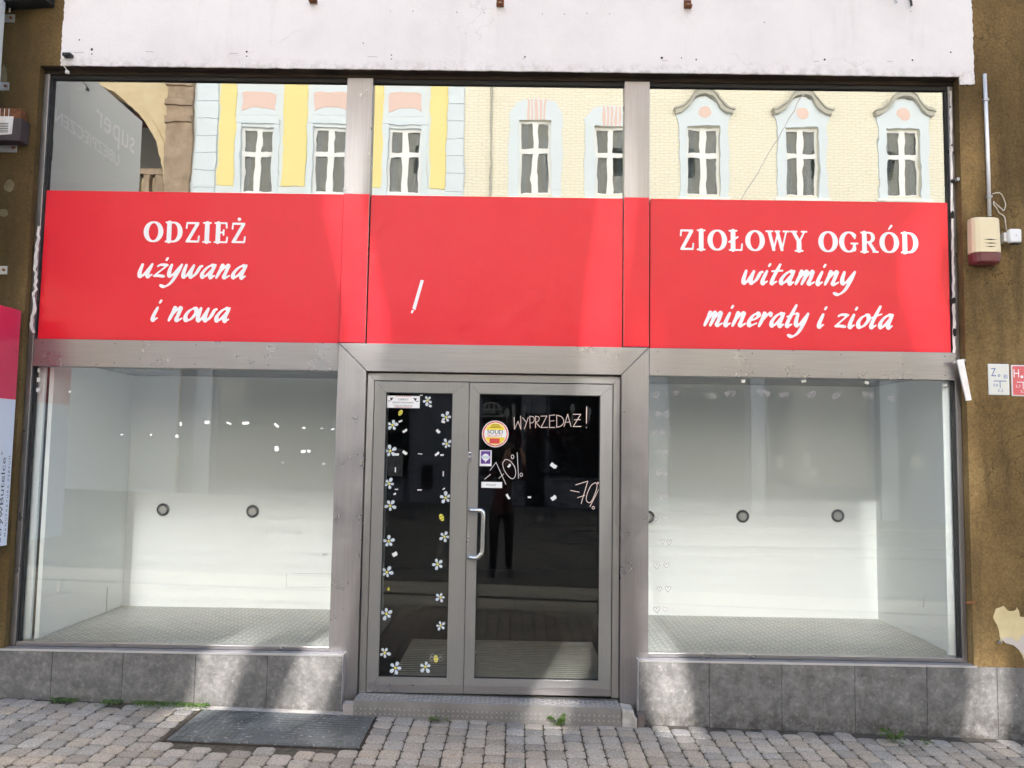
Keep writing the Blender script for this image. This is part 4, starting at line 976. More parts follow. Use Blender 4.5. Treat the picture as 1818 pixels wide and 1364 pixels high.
# drill holes, nails, little brackets on the white band
def hole(u, v, r=.006, y=None):
    y = y or FY-.0012; x, z = P(u, v, y); b = MB(); b.disc(x, y, z, r*rc.uniform(.8, 1.1), 9, r*rc.uniform(.8, 1.3)); return b
for u, v, r in [(141,71,.005),(163,88,.008),(163,96,.005),(438,92,.008),(438,100,.005),(645,77,.005),(695,98,.005),(695,105,.005),(932,101,.006),(693,20,.003),(733,20,.004),(811,22,.004),(860,23,.003),(963,25,.003),(1002,25,.004),(1042,24,.003),(1082,25,.003),(1175,103,.009),(1210,103,.004),(1236,106,.006),(1464,106,.007),(1620,107,.007),(1688,93,.006),(1617,21,.004),(1357,40,.004)]:
    hole(u, v, r).build('drill_hole', M['black'], BLD)
for u, v in ((1747,261),(1772,259),(1749,289),(1775,289),(1748,305),(1790,307),(1796,459),(1796,504),(1753,503),(1744,304)):
    hole(u, v, .0055, WY-.0035).build('drill_hole', M['black'], BLD)
for u, v, w_ in [(265,92,14),(415,95,16),(661,101,18),(930,104,5),(1180,108,10),(1450,109,10),(1580,109,9),(140,93,18)]:
    x, z = P(u, v, FY-.001); b = MB(); b.box(x-w_*k/2, x+w_*k/2, FY-.0012, FY-.0003, z-.0012, z+.0012); b.build('plaster_crack', plain('crack', (.3, .26, .25), .9), BLD)
for i, (u, v) in enumerate(((555, 0), (888, 6), (1222, 9))):
    x, z = P(u, v, FY-.03); t = thing('wall_clip', (x, FY, z), 'rusty metal clip on the white band, ' + ('left one of the three along the top', 'middle one of the three along the top', 'right one of the three along the top')[i], 'clip', 'rusty clips along the white band')
    b = MB(); b.box(x-.026, x+.026, FY-.05, FY-.0005, z-.012, z-.004); b.box(x-.026, x+.026, FY-.004, FY-.0005, z-.004, z+.05); b.build('plate', M['rust'], t, bevel=.002)
    MB().tube([(x, FY-.03, z-.004), (x, FY-.03, z+.006)], .009, 8).build('bolt', M['zinc'], t)
for u, v, l in ((1590, 3, 'small bent hook at the top right of the white band'), (1617, 8, 'small dark peg beside the hook at the top right of the white band')):
    x, z = P(u, v, FY-.02); tag(MB().tube([(x, FY, z+.06), (x, FY-.025, z+.02), (x, FY-.03, z-.015)], .008, 8).build('wall_hook', M['zinc'] if u < 1600 else M['black'], origin=(x, FY, z)), l, 'hook')
x, z = P(120, 98, FY-.03); WS = thing('cut_fixture', (x, FY, z), 'small black cut-off fitting with dangling wire at the lower left corner of the white band', 'fitting')
b = MB(); b.box(x-.03, x+.028, FY-.05, FY-.0005, z-.012, z+.012); b.build('stub', M['black'], WS, bevel=.005)
q = [P(u, v, FY-.03) for u, v in ((115, 103), (110, 112), (117, 122), (120, 127))]; MB().tube(smooth_path([(a, FY-.03, c) for a, c in q], 4), .0035, 6).build('wire', M['cable'], WS)
x, z = P(120, 128, FY-.03); b = MB(); b.box(x-.012, x+.008, FY-.04, FY-.02, z-.01, z+.008); b.build('connector', M['caulk'], WS)
# rust run-off below the middle clips (stain)
for u, v in ((888, 40), (1222, 40)):
    pass

# ------------------------------------------------------------------ left wall fittings
bx = -3.74
def bracket(u, v, label):
    x, z = P(u, v, WY-.02); t = thing('wall_bracket', (x, WY, z), label, 'bracket', 'sign brackets on the left wall')
    b = MB(); b.box(x-.13, x, WY-.010, WY-.0005, z-.03, z+.028); b.build('flange', M['zinc'], t, bevel=.002)
    MB().tube([(x-.022, WY-.0105, z), (x-.022, WY-.020, z)], .010, 6).build('bolt', M['rust'], t)
    b = MB(); b.box(x-.20, x-.131, WY-.06, WY-.012, z-.03, z-.022); b.build('arm', M['zinc'], t)
bracket(24, 31, 'grey sign bracket on the left brown wall, topmost one with a wire above')
bracket(14, 152, 'grey sign bracket on the left brown wall, second from the top on a glue patch')
bracket(28, 262, 'grey sign bracket on the left brown wall, just under the rusty box')
bracket(11, 479, 'grey sign bracket on the left brown wall, lowest one, halfway down the wall')
for u, v, w_, h_ in ((6, 140, 14, 52), (16, 330, 20, 24), (6, 378, 18, 16)):
    x, z = P(u, v, WY-.002); b = MB(); b.face([(x+w_*.5*k*math.cos(t)*rc.uniform(.8, 1.1), WY-.0016, z+h_*.5*k*math.sin(t)*rc.uniform(.85, 1.1)) for t in [2*math.pi*i/14 for i in range(14)]]); b.build('glue_patch', mottled('glue_patch', [(.3, (.13, .105, .055)), (.7, (.2, .165, .09))], 20, .9) if u == 6 and v == 140 else bpy.data.materials['glue_patch'], BLD)
x, z = P(36, 250, WY-.1); JB = thing('old_ballast_box', (x, WY, z), 'rusty old electric ballast box with peeled cover on the left brown wall', 'electric box')
x0 = P(-6, 210, WY-.1)[0]; zt = P(36, 210, WY-.1)[1]
b = MB(); b.box(x0-.05, x, WY-.10, WY-.0005, z, zt); b.build('case', plain('case_brown', (.05, .036, .04), .6), JB, bevel=.003)
b = MB(); b.box(x0-.05, x-.02, WY-.085, WY-.0005, zt+.001, zt+.075); b.build('coil', M['rust'], JB, bevel=.006)
b = MB()
for i in range(3): b.box(x0+.01+i*.03, x0+.014+i*.03, WY-.087, WY-.0855, zt+.004, zt+.07)
b.build('coil_band', M['caulk'], JB)
b = MB(); b.prism([(x0-.05, z+.03), (x-.06, z+.045), (x-.055, zt+.01), (x0-.05, zt+.01)], WY-.104, WY-.101); b.build('torn_cover', M['caulk'], JB)
b = MB()
for i in range(6): b.box(x0-.04, x-.085, WY-.1055, WY-.1045, z+.055+i*.012, z+.060+i*.012)
b.build('vent', M['black'], JB)
q = [P(u, v, WY-.03) for u, v in ((4, -5), (11, 3), (17, 12), (17, 22))]
tag(MB().tube(smooth_path([(a, WY-.03, c) for a, c in q], 5), .006, 7).build('loose_wire', M['cable'], origin=(q[-1][0], WY, q[-1][1])), 'grey wire curling down to the topmost bracket at the left edge', 'wire')
# dark board at the top left corner
a = P(85, 3, WY-.08); b = MB(); b.prism([(a[0], a[1]), (a[0]-.9, a[1]-.075), (a[0]-.9, a[1]+.6), (a[0], a[1]+.6)], WY-.12, WY-.001)
tag(b.build('overhead_board', plain('dark_board', (.012, .011, .01), .8), origin=(a[0], WY, a[1])), 'dark board edge hanging at the top left corner above the brown wall', 'board')
# projecting perfume sign (perpendicular to the wall)
xs = -3.545
p = [PX(xs, 37, 552), PX(xs, 17, 968)]
ys1 = WY-.03; 
a = P(37, 552, ys1); xs = P(27, 711, ys1)[0]
ztop_, zmid, zbot = P(37, 552, ys1)[1], P(27.5, 710, ys1)[1], P(17, 968, ys1)[1]
PS = thing('perfume_sign', (xs, WY, zbot), 'projecting perfume shop sign with crimson top and pale blue face at the left edge', 'sign')
ys0 = ys1-.42
b = MB(); b.box(xs-.10, xs-.002, ys0, ys1, zbot, ztop_); b.build('cabinet', M['whiteplast'], PS)
b = MB(); b.box(xs-.0015, xs+.003, ys0, ys1, zmid+.0005, ztop_); b.build('crimson_face', M['pinkface'], PS)
b = MB(); b.box(xs-.0015, xs+.003, ys0, ys1, zbot, zmid-.0005); b.build('pale_face', M['paleface'], PS)
VT = []
def MB_(): VT.append(MB()); return VT[-1]
fnx = lambda a, c: (xs+.0038, -c, a)          # a = upwards, c = towards the wall (reading upward)
def vtext(t, z0, z1, ycap0, ycap1): font_text(MB_(), t, z0, z1, 0, 1, lambda a, c: (xs+.0038, ycap1+(ycap0-ycap1)*c, a))
yA = PX(xs, 8, 880)[0]
yb_, yt_ = PX(xs, 7.5, 880)[0], PX(xs, -1.5, 880)[0]
zt0, zt1 = PX(xs, 3, 955)[1], PX(xs, 8, 812)[1]
vtext('SiostrywButelce', zt0-.16, zt1, yt_, yb_)
ym0, ym1 = PX(xs, 10.5, 880)[0], PX(xs, 14, 880)[0]
vtext('M A N U F A K T U R A   P E R F U M', PX(xs, 10, 952)[1], PX(xs, 13, 810)[1], ym0, ym1)
vtext('®', PX(xs, 2, 808)[1], PX(xs, 2, 802)[1], PX(xs, 1, 800)[0], PX(xs, 4.5, 800)[0])
for b in VT: b.build('lettering', M['ink'], PS)
yh, zh = PX(xs, 27.5, 625); b = MB(); b.face([(xs+.0036, yh+.006*math.cos(t), zh+.006*math.sin(t)) for t in [2*math.pi*i/8 for i in range(8)]]); b.build('screw_hole', M['black'], PS)
# tall grey projecting sign beside the shop, only seen mirrored in the top left pane
GS = thing('insurance_sign', (-3.56, -.2, 3.05), 'large grey projecting insurance sign mirrored in the top left pane', 'sign')
gx = -3.56; gy0, gy1 = -1.93, -.20
b = MB(); b.box(gx-.12, gx-.002, gy0, gy1, 3.05, 4.77); b.build('cabinet', M['zinc'], GS)
b = MB(); b.box(gx-.0015, gx+.002, gy0, gy1, 3.05, 4.77); b.build('face', M['greyface'], GS)
b = MB()
font_text(b, 'super', 0, 1, 0, 1, lambda a, c: (gx+.003, -1.80+.72*a, 4.34+c*.21))
font_text(b, 'UBEZPIECZENIA', 0, 1, 0, 1, lambda a, c: (gx+.003, -1.52+1.2*a, 4.20+c*.10))
b.build('lettering', M['greytext'], GS)

# ------------------------------------------------------------------ grate plate on the pavement, weeds
GR = thing('cellar_grate', ((GX0+GX1)/2, (GY0+GY1)/2, gz((GX0+GX1)/2)), 'dark plastic cellar grate plate set in the paving left of the door step', 'grate')
gsl = lambda x, y, h: (x, y, gz(x)+h)
b = MB()
def gbox(b, x0, x1, y0, y1, h0, h1):
    q = [gsl(x0, y0, h0), gsl(x1, y0, h0), gsl(x1, y1, h0), gsl(x0, y1, h0), gsl(x0, y0, h1), gsl(x1, y0, h1), gsl(x1, y1, h1), gsl(x0, y1, h1)]
    i = len(b.v); b.v += q
    for f_ in ((0,3,2,1),(4,5,6,7),(0,1,5,4),(1,2,6,5),(2,3,7,6),(3,0,4,7)): b.f.append(tuple(i+t for t in f_)); b.mi.append(b.m)
gxm = GX0+(GX1-GX0)*.44
for x0, x1 in ((GX0, gxm-.0005), (gxm+.0005, GX1)):
    b = MB(); gbox(b, x0, x1, GY0, GY1, -.02, .002)
    n = int((x1-x0)/.036); m_ = int((GY1-GY0)/.042)
    for i in range(n):
        for j in range(m_):
            cx, cy = x0+.012+i*(x1-x0-.02)/n, GY0+.016+j*(GY1-GY0-.02)/m_
            gbox(b, cx, cx+.029, cy, cy+.034, .0022, .0050)
    b.build('grate_half', M['grate'], GR)
b = MB(); gbox(b, GX0-.022, GX0-.002, GY0-.02, GY1+.01, -.02, -.001); gbox(b, GX1+.002, GX1+.022, GY0-.02, GY1+.01, -.02, -.001); gbox(b, GX0-.002, GX1+.002, GY0-.02, GY0-.002, -.02, -.003); b.build('grate_frame', M['soffit'], GR)
b = MB(); gbox(b, -2.45, -1.05, GY1+.002, -.123, -.03, -.004); tag(b.build('mortar_strip', M['concrete']), kind='structure')
def weed(x, y, n, rad, hh, label, seed, wide=.35, name='weed'):
    r = random.Random(seed); b = MB(); z0 = gz(x)
    for i in range(n):
        a = r.uniform(0, 2*math.pi); L_ = rad*r.uniform(.5, 1); H_ = hh*r.uniform(.35, 1); wd = L_*wide*r.uniform(.7, 1.2)
        if y > -.35 and math.sin(a) > 0 and y+L_*math.sin(a) > (-.222 if -1 < x < .8 else -.125): a = -a
        ca, sa = math.cos(a), math.sin(a); c = Vector((x+r.gauss(0, rad*.12), y+r.gauss(0, rad*.1), z0))
        P_ = lambda t, s: c+Vector((ca*L_*t-sa*s*wd, sa*L_*t+ca*s*wd, H_*math.sin(t*2.2)))
        b.face([P_(0, -.06), P_(.4, -.4), P_(.4, 0), P_(0, .0)]); b.face([P_(0, 0), P_(.4, 0), P_(.4, .4), P_(0, .06)])
        b.face([P_(.4, -.4), P_(.75, -.42), P_(1, 0), P_(.4, 0)]); b.face([P_(.4, 0), P_(1, 0), P_(.75, .42), P_(.4, .4)])
    tag(b.build(name, M['green'], origin=(x, y, z0)), label, 'weed')
x = G(990, 1287)[0]; y = -.245; weed(x, y, 22, .075, .075, 'leafy bright green weed at the foot of the steel step, right of the door gap', 1)
x = G(782, 1278)[0]; y = -.255; weed(x, y, 14, .085, .035, 'flat spreading weed at the foot of the steel step below the handle side', 2, .16)
x, y = G(604, 1320); weed(x, y, 6, .02, .012, 'tiny green sprout in the front edge of the cellar grate', 5)
x, y = G(1585, 1318); weed(x, y-.02, 26, .10, .08, 'grassy weed tuft at the plinth foot on the right pavement', 6, .10)
x, y = G(1640, 1322); weed(x, y-.02, 12, .06, .05, 'smaller grassy weed just right of the tuft on the right pavement', 7, .12)
def strip(u0, u1, v, n, label, seed):
    r = random.Random(seed); b = MB(); xa, xb = G(u0, v)[0], G(u1, v)[0]
    for i in range(n):
        t = r.random(); x = xa+(xb-xa)*t; y = -.128-abs(r.gauss(0, .035))*(1 if r.random() < .8 else 1.8); s = r.uniform(.006, .014); a = r.uniform(0, 6.28); h = r.uniform(.004, .022)
        z = gz(x); ca, sa = math.cos(a)*s, math.sin(a)*s
        b.face([(x-ca*.6, y-sa*.6, z+h*.3), (x+sa*.45, y-ca*.45, z+h), (x+ca, y+sa, z+h*.8), (x-sa*.45, y+ca*.45, z+h*.9)])
    tag(b.build('weed_strip', M['green'], origin=(xa, -.13, gz(xa))), label, 'weeds', 'weeds along the plinth')
strip(84, 137, 1246, 170, 'short leftmost patch of weeds along the foot of the left plinth', 1)
strip(178, 216, 1250, 130, 'small middle patch of weeds along the foot of the left plinth', 2)
strip(228, 372, 1254, 620, 'longest patch of weeds along the left plinth reaching the cellar grate', 3)
# litter specks on the paving
b = MB(); r = random.Random(21)
for i in range(130):
    x = r.uniform(-3.6, 3.4); y = -r.uniform(.13, 1.2)**1.0; s = r.uniform(.002, .007); a = r.uniform(0, 6)
    b.face([(x+s*math.cos(a+q), y+s*math.sin(a+q)*.7, gz(x)+.0085) for q in (0, 1.6, 3.1, 4.7)])
tag(b.build('pavement_litter', plain('crumbs', (.6, .57, .5), .9)), kind='stuff')

# ------------------------------------------------------------------ houses across the street (mirrored in the panes)
YO = 22.0
def Q(u, v, Y=YO): return P(u, v, Y)
OM = dict(
    cream=brick_mat('cream_brick', (.87, .83, .70), (.85, .81, .67), (.72, .68, .56), .30, .10, mortar=.012), creamp=plain('cream_plain', (.76, .70, .54), .9),
    blue=plain('pale_blue_stucco', (.72, .80, .86), .9), yellow=plain('yellow_stucco', (.88, .76, .34), .9), pale=plain('pale_grey_stucco', (.74, .80, .84), .9),
    pink=plain('pink_panel', (.80, .60, .54), .9), sand=mottled('sandstone', [(.3, (.30, .22, .16)), (.7, (.46, .36, .27))], 2.5, .9, bscale=8, bstr=.6, bdist=.05), beige=mottled('beige_render', [(.3, (.60, .48, .30)), (.7, (.70, .59, .40))], 1.8, .9, bscale=10, bstr=.5, bdist=.03),
    hood=plain('hood_stone', (.50, .49, .43), .9), frame=plain('window_white', (.88, .89, .89), .5), curtain=plain('curtain', (.86, .86, .85), .9),
    glass=glass_mat('far_glass', .05, (.58, .61, .63), fres=.5), inside=plain('far_inside', (.025, .027, .03), .9),
    slate=plain('slate_blue_front', (.060, .070, .105), .6), slate2=plain('grey_blue_front', (.19, .215, .27), .6), shopglass=plain('far_shop_glass', (.016, .018, .022), .06), poster=plain('poster', (.26, .26, .25), .7), draw=plain('window_drawing', (.22, .23, .25), .7), quoin=plain('quoin_line', (.36, .42, .47), .9), roof=plain('roof_tile', (.16, .07, .05), .9),
)
yf = -YO
def wall_open(mb, x0, x1, z0, z1, ops, d=.35):
    ops = sorted(ops); x = x0
    for a, c, lo, hi in ops:
        if a > x: mb.box(x, a, yf-d, yf, z0, z1)
        mb.box(a, c, yf-d, yf, z0, lo); mb.box(a, c, yf-d, yf, hi, z1); x = c
    mb.box(x, x1, yf-d, yf, z0, z1)
def far_window(par, x0, x1, z0, z1, seed):
    r = random.Random(seed); y = yf-.14; e = .085; cx = (x0+x1)/2; zt = z0+(z1-z0)*.60
    f_ = MB(); f_.box(x0, x0+e, y-.06, y, z0, z1).box(x1-e, x1, y-.06, y, z0, z1).box(x0+e, x1-e, y-.06, y, z0, z0+e).box(x0+e, x1-e, y-.06, y, z1-e, z1)
    f_.box(cx-.105, cx+.105, y-.055, y+.012, z0+e, zt-.085).box(cx-.095, cx+.095, y-.055, y+.012, zt+.085, z1-e).box(x0+e, x1-e, y-.055, y+.016, zt-.085, zt+.085)
    o = f_.build('window', OM['frame'], par)
    p_ = MB(); p_.box(x0+e, x1-e, y-.036, y-.030, z0+e, z1-e); p_.build('pane', OM['glass'], o)
    c_ = MB()
    for s in (0, 1):
        w_ = (x1-x0)*r.uniform(.08, .2); xa = x0+e if s == 0 else x1-e-w_
        n = 10; pts = [(xa+w_*i/n, y-.16+.025*math.sin(i*1.9+seed)) for i in range(n+1)]; zc = z1-e if r.random() < .7 else zt+.5
        for i in range(n): c_.face([(*pts[i], z0+e), (*pts[i+1], z0+e), (*pts[i+1], zc), (*pts[i], zc)])
    c_.build('curtain', OM['curtain'], o)
    k_ = MB(); k_.box(x0-.02, x1+.02, yf-.9, yf-.88, z0-.1, z1+.1); k_.box(x0-.06, x0-.021, yf-.9, yf-.36, z0, z1).box(x1+.021, x1+.06, yf-.9, yf-.36, z0, z1); k_.build('room_dark', OM['inside'], o)
    return o
HT = 14.25
# cream house
xc0 = Q(825, 250)[0]
CB = thing('cream_house', (xc0+8, yf, 0), 'cream brick house across the street with curved window hoods, mirrored in the top right panes', 'building')
wins = []
for u0, u1, v0, v1 in ((921, 979, 214, 345), (1056, 1112, 226, 346), (1220, 1278, 226, 346), (1394, 1452, 228, 348), (1575, 1632, 230, 350)):
    a, c = Q(u0, v1), Q(u1, v0); wins.append((a[0], c[0], a[1], c[1]))
b = MB(); wall_open(b, xc0, 24, 4.9, HT, wins); b.build('wall', OM['cream'], CB)
b = MB(); b.box(xc0, 24, yf-12, yf-.36, 0, HT-.3); b.build('rear_block', OM['creamp'], CB)
b = MB(); b.box(xc0, 24, yf-.35, yf+.25, HT, HT+.2); b.build('cornice', OM['hood'], CB)
for i, (x0, x1, z0, z1) in enumerate(wins):
    far_window(CB, x0, x1, z0, z1, 20+i); cx = (x0+x1)/2; s_ = MB()
    if i < 2:
        s_.box(x0-.36, x0, yf+.001, yf+.05, z0-.1, z1).box(x1, x1+.36, yf+.001, yf+.05, z0-.1, z1)
        s_.prism([(x0-.36, z1), (x1+.36, z1), (x1+.36, z1+.25), (x1+.1, z1+.62), (cx, z1+.75), (x0-.1, z1+.62), (x0-.36, z1+.25)], yf+.001, yf+.05)
        s_.build('window_surround', OM['blue'], CB)
        t_ = MB()
        for q in range(5): t_.box(cx-.3+q*.14, cx-.22+q*.14, yf+.051, yf+.06, z1-.0, z1+.70)
        t_.build('keystone', OM['pink'], CB)
    else:
        s_.box(x0-.27, x0, yf+.001, yf+.08, z0-.1, z1).box(x1, x1+.27, yf+.001, yf+.08, z0-.1, z1)
        s_.prism([(x0-.27, z1), (x1+.27, z1), (x1+.35, z1+.42), (cx+.55, z1+.62), (cx+.3, z1+.93), (cx, z1+1.02), (cx-.3, z1+.93), (cx-.55, z1+.62), (x0-.35, z1+.42)], yf+.001, yf+.08)
        s_.build('window_surround', OM['blue'], CB)
        cur = smooth_path([(-.95, .38), (-.75, .44), (-.5, .66), (-.28, .96), (0, 1.06), (.28, .96), (.5, .66), (.75, .44), (.95, .38)], 5)
        h_ = MB(); h_.prism([(cx+a, z1+c_) for a, c_ in cur]+[(cx+a*1.03, z1+c_+.13) for a, c_ in cur[::-1]], yf+.001, yf+.26)
        h_.prism([(cx+a*1.05, z1+c_+.131) for a, c_ in cur]+[(cx+a*1.07, z1+c_+.19) for a, c_ in cur[::-1]], yf+.001, yf+.32); h_.build('window_hood', OM['hood'], CB)
        t_ = MB(); t_.disc(cx, yf+.086, z1+.48, .21, 16); t_.f[-1] = t_.f[-1][::-1]; t_.build('medallion', OM['pink'], CB)
    l_ = MB(); l_.box(x0-.35, x1+.35, yf+.001, yf+.14, z0-.2, z0-.1001); l_.build('window_sill', OM['frame'], CB)
b = MB(); xa = Q(872, 250)[0]; b.tube([(xa, yf+.07, 5), (xa, yf+.07, HT)], .035, 6); b.build('downpipe', OM['hood'], CB)
# ground floor shopfronts of the cream house
def ground_floor(par, x0, x1, glasses, pils, base_m):
    b = MB(); b.box(x0, x1, yf-.30, yf-.001, -.6, 4.9); b.build('ground_floor_front', base_m, par)
    for a, c, lo, hi in glasses:
        o = MB(); o.box(a, c, yf, yf+.03, lo, hi); w = o.build('shop_window', OM['shopglass'], par)
        f_ = MB(); f_.box(a-.07, a, yf+.0, yf+.07, lo-.07, hi+.07).box(c, c+.07, yf+.0, yf+.07, lo-.07, hi+.07).box(a, c, yf+.0, yf+.07, hi, hi+.07).box(a, c, yf, yf+.07, lo-.07, lo); f_.build('shop_window_frame', OM['slate'], par)
    for a, c in pils:
        o = MB(); o.box(a, c, yf, yf+.14, -.6, 4.88); o.build('pilaster', OM['slate2'], par)
def qx(u): return Q(u, 760)[0]
gx0s = [(qx(856), qx(925), .9, 4.0), (qx(975), qx(1062), .9, 4.0), (qx(1192), qx(1322), .8, 4.2), (qx(1365), qx(1540), .8, 4.2)]
ground_floor(CB, xc0, 24, gx0s, [(qx(1152), qx(1184)), (qx(1332), qx(1356)), (qx(1560), qx(1590))], OM['slate'])
b = MB(); b.box(qx(935), qx(968), yf, yf+.05, -.1, 3.0); b.build('shop_door', OM['shopglass'], CB)
for u0, u1, v0, v1 in ((955, 966, 812, 832), (1378, 1390, 808, 832), (1426, 1438, 805, 830), (1438, 1450, 832, 845), (1615, 1640, 812, 830), (1250, 1270, 698, 708)):
    a, c = Q(u0, v1), Q(u1, v0); o = MB(); o.box(a[0], c[0], yf+.031, yf+.04, a[1], c[1]); o.build('poster', OM['poster'], CB)
# line drawings on the shop glass opposite
def far_pen(par, strokes, org, s, rad=.022):
    out = [[(*Q(org[0]+a*s, org[1]+c*s), rad) for a, c in smooth_path(st, 3)] for st in strokes]
    return strokes_mesh(MB(), out, .014, lambda a, c: (a, yf+.036, c)).build('window_drawing', OM['draw'], par)
tree_d = lambda x, y, h: [[(x, y), (x-22, y+30), (x-20, y+75), (x, y+95), (x+20, y+75), (x+22, y+30), (x, y)], [(x, y+20), (x, y+95+h)], [(x, y+50), (x-16, y+35)], [(x, y+50), (x+16, y+35)], [(x, y+75), (x-16, y+58)], [(x, y+75), (x+16, y+58)]]
dr_ = tree_d(410, 40, 100)+tree_d(610, -10, 140)+tree_d(1200, -10, 140)+tree_d(1400, 30, 100)+[[(90, 40), (130, -5), (220, -35), (310, -5), (350, 40)], [(90, 45), (350, 45)], [(100, 60), (340, 60)], [(100, 85), (340, 85)], [(90, 130), (370, 130)], [(110, 95), (90, 130)], [(330, 95), (370, 130)], [(200, -30), (190, 40)], [(245, -30), (255, 40)], [(150, -10), (130, 40)], [(300, -8), (315, 40)], [(480, 0), (480, 240)], [(500, 0), (500, 240)]]
far_pen(CB, dr_, (840, 720), .1466)
# yellow house
xy0, xy1 = Q(343, 250)[0], xc0
YB_ = thing('yellow_house', ((xy0+xy1)/2, yf, 0), 'yellow and pale blue stucco house mirrored in the top left and middle panes', 'building')
wins2 = []
for u0, u1, v0, v1 in ((425, 487, 226, 342), (553, 617, 226, 342), (687, 749, 228, 344)):
    a, c = Q(u0, v1), Q(u1, v0); wins2.append((a[0], c[0], a[1], c[1]))
b = MB(); wall_open(b, xy0, xy1-.002, 4.9, HT+.05, wins2); b.build('wall', OM['pale'], YB_)
b = MB(); b.box(xy0, xy1-.002, yf-12, yf-.36, 0, HT-.3); b.build('rear_block', OM['creamp'], YB_)
b = MB(); b.box(xy0, xy1-.002, yf-.35, yf+.3, HT+.051, HT+.2); b.build('cornice', OM['hood'], YB_)
for i, w_ in enumerate(wins2):
    far_window(YB_, *w_, 40+i); x0, x1, z0, z1 = w_; cx = (x0+x1)/2
    s_ = MB(); s_.box(x0-.2, x0, yf+.001, yf+.06, z0-.1, z1+.1).box(x1, x1+.2, yf+.001, yf+.06, z0-.1, z1+.1).box(x0-.2, x1+.2, yf+.001, yf+.09, z1+.1001, z1+.26); s_.build('window_surround', OM['blue'], YB_)
    t_ = MB(); t_.prism([(cx-.55, z1+.55), (cx-.25, z1+.66), (cx+.25, z1+.66), (cx+.55, z1+.55), (cx+.55, z1+1.15), (cx+.4, z1+1.22), (cx-.4, z1+1.22), (cx-.55, z1+1.15)], yf+.001, yf+.04); t_.build('pink_panel', OM['pink'], YB_)
    t_ = MB(); t_.prism([(cx-.66, z1+.40), (cx+.66, z1+.40), (cx+.66, z1+1.4), (cx-.66, z1+1.4)], yf+.0005, yf+.015); t_.build('panel_field', OM['blue'], YB_)
    l_ = MB(); l_.box(x0-.3, x1+.3, yf+.001, yf+.14, z0-.22, z0-.1001); l_.build('window_sill', OM['frame'], YB_)
for u0, u1 in ((386, 414), (500, 541), (657, 677), (762, 791)):
    a, c = Q(u0, 335)[0], Q(u1, 335)[0]; o = MB(); o.box(a, c, yf+.001, yf+.05, Q(400, 330)[1], HT); o.build('yellow_panel', OM['yellow'], YB_)
for u0, u1 in ((346, 384), (793, 823)):
    a, c = Q(u0, 300)[0], Q(u1, 300)[0]
    o = MB(); z = 5.0
    while z < HT-.5: o.box(a, c, yf+.001, yf+.10, z, z+.58); z += .60
    o.build('quoin_pilaster', OM['blue'], YB_)
    o = MB(); o.box(a+.02, c-.02, yf+.001, yf+.07, 5, HT); o.build('quoin_joint', OM['quoin'], YB_)
ground_floor(YB_, xy0, xy1-.002, [(qx(388), qx(596), .7, 3.9), (qx(678), qx(727), .8, 3.9)], [(qx(318+30), qx(376)), (qx(600), qx(640))], OM['slate'])
a, c = Q(683, 845), Q(716, 797); o = MB(); o.box(a[0], c[0], yf+.031, yf+.05, a[1], c[1]); nb = o.build('notice_board', plain('notice', (.19, .21, .24), .7), YB_)
o = MB(); h_ = c[1]-a[1]; w_ = c[0]-a[0]
for i, t in enumerate(('WYNAJEM', '38 m', '506 n')):
    font_text(o, t, 0, 1, 0, 1, lambda p_, q_: (c[0]-w_*(.08+.84*p_) if False else a[0]+w_*(.92-.84*p_), yf+.052, c[1]-h_*(.30+.32*i)+q_*h_*.2))
o.build('notice_writing', OM['shopglass'], YB_)
a, c = Q(748, 868), Q(768, 826); o = MB(); o.box(a[0], c[0], yf, yf+.03, a[1], c[1]); o.build('cellar_door', OM['shopglass'], YB_)
# arcaded house
AB = thing('arcade_house', (xy0-5, yf, 0), 'beige house with sandstone pier and loggia arch mirrored in the top left pane', 'building')
pa, pb = Q(297, 250)[0], xy0
o = MB(); o.box(pa, pb-.002, yf-1.2, yf+.16, -.6, 19); o.build('sandstone_pier', OM['sand'], AB)
for v in (150, 185, 215): 
    z = Q(320, v)[1]; o = MB(); o.box(pa-.05, pb-.003, yf-.1, yf+.26, z-.12, z+.08); o.build('pier_moulding', OM['sand'], AB)
zs = Q(292, 335)[1]; xsp = Q(291, 330)[0]; Rr = 3.6; acx = xsp-Rr
arch = [(acx+Rr*math.cos(R_(t)), zs+Rr*1.05*math.sin(R_(t))) for t in range(0, 181, 6)]
o = MB()
for i in range(len(arch)-1):
    (xa, za), (xb, zb_) = arch[i], arch[i+1]; o.prism([(xa, za), (xb, zb_), (xb, 19), (xa, 19)], yf-.9, yf)
o.box(xsp, pa-.001, yf-.9, yf, -.6, 19).box(acx-Rr-6, acx-Rr, yf-.9, yf, -.6, 19).box(acx-Rr, xsp, yf-.9, yf, -.6, zs-1.6); o.build('wall', OM['beige'], AB)
o = MB(); o.box(acx-Rr-6, pb-.003, yf+.001, yf+.17, -.6, 4.9); o.build('ground_floor_front', OM['slate2'], AB)
o = MB()
for i in range(len(arch)-1):
    (xa, za), (xb, zb_) = arch[i], arch[i+1]; f1 = 1.07
    o.prism([(xa, za), (xb, zb_), (acx+(xb-acx)*f1, zs+(zb_-zs)*f1), (acx+(xa-acx)*f1, zs+(za-zs)*f1)], yf+.001, yf+.06)
o.build('arch_moulding', OM['beige'], AB)
o = MB(); o.box(acx-Rr, xsp, yf-4.0, yf-3.9, 4, 18).box(acx-Rr, xsp, yf-3.9, yf-.9, zs-1.7, zs-1.6).box(acx-Rr, xsp, yf-3.9, yf-.9, zs+Rr*1.05+.02, zs+Rr*1.05+.2); o.build('loggia_room', plain('loggia_grey', (.17, .17, .165), .9), AB)
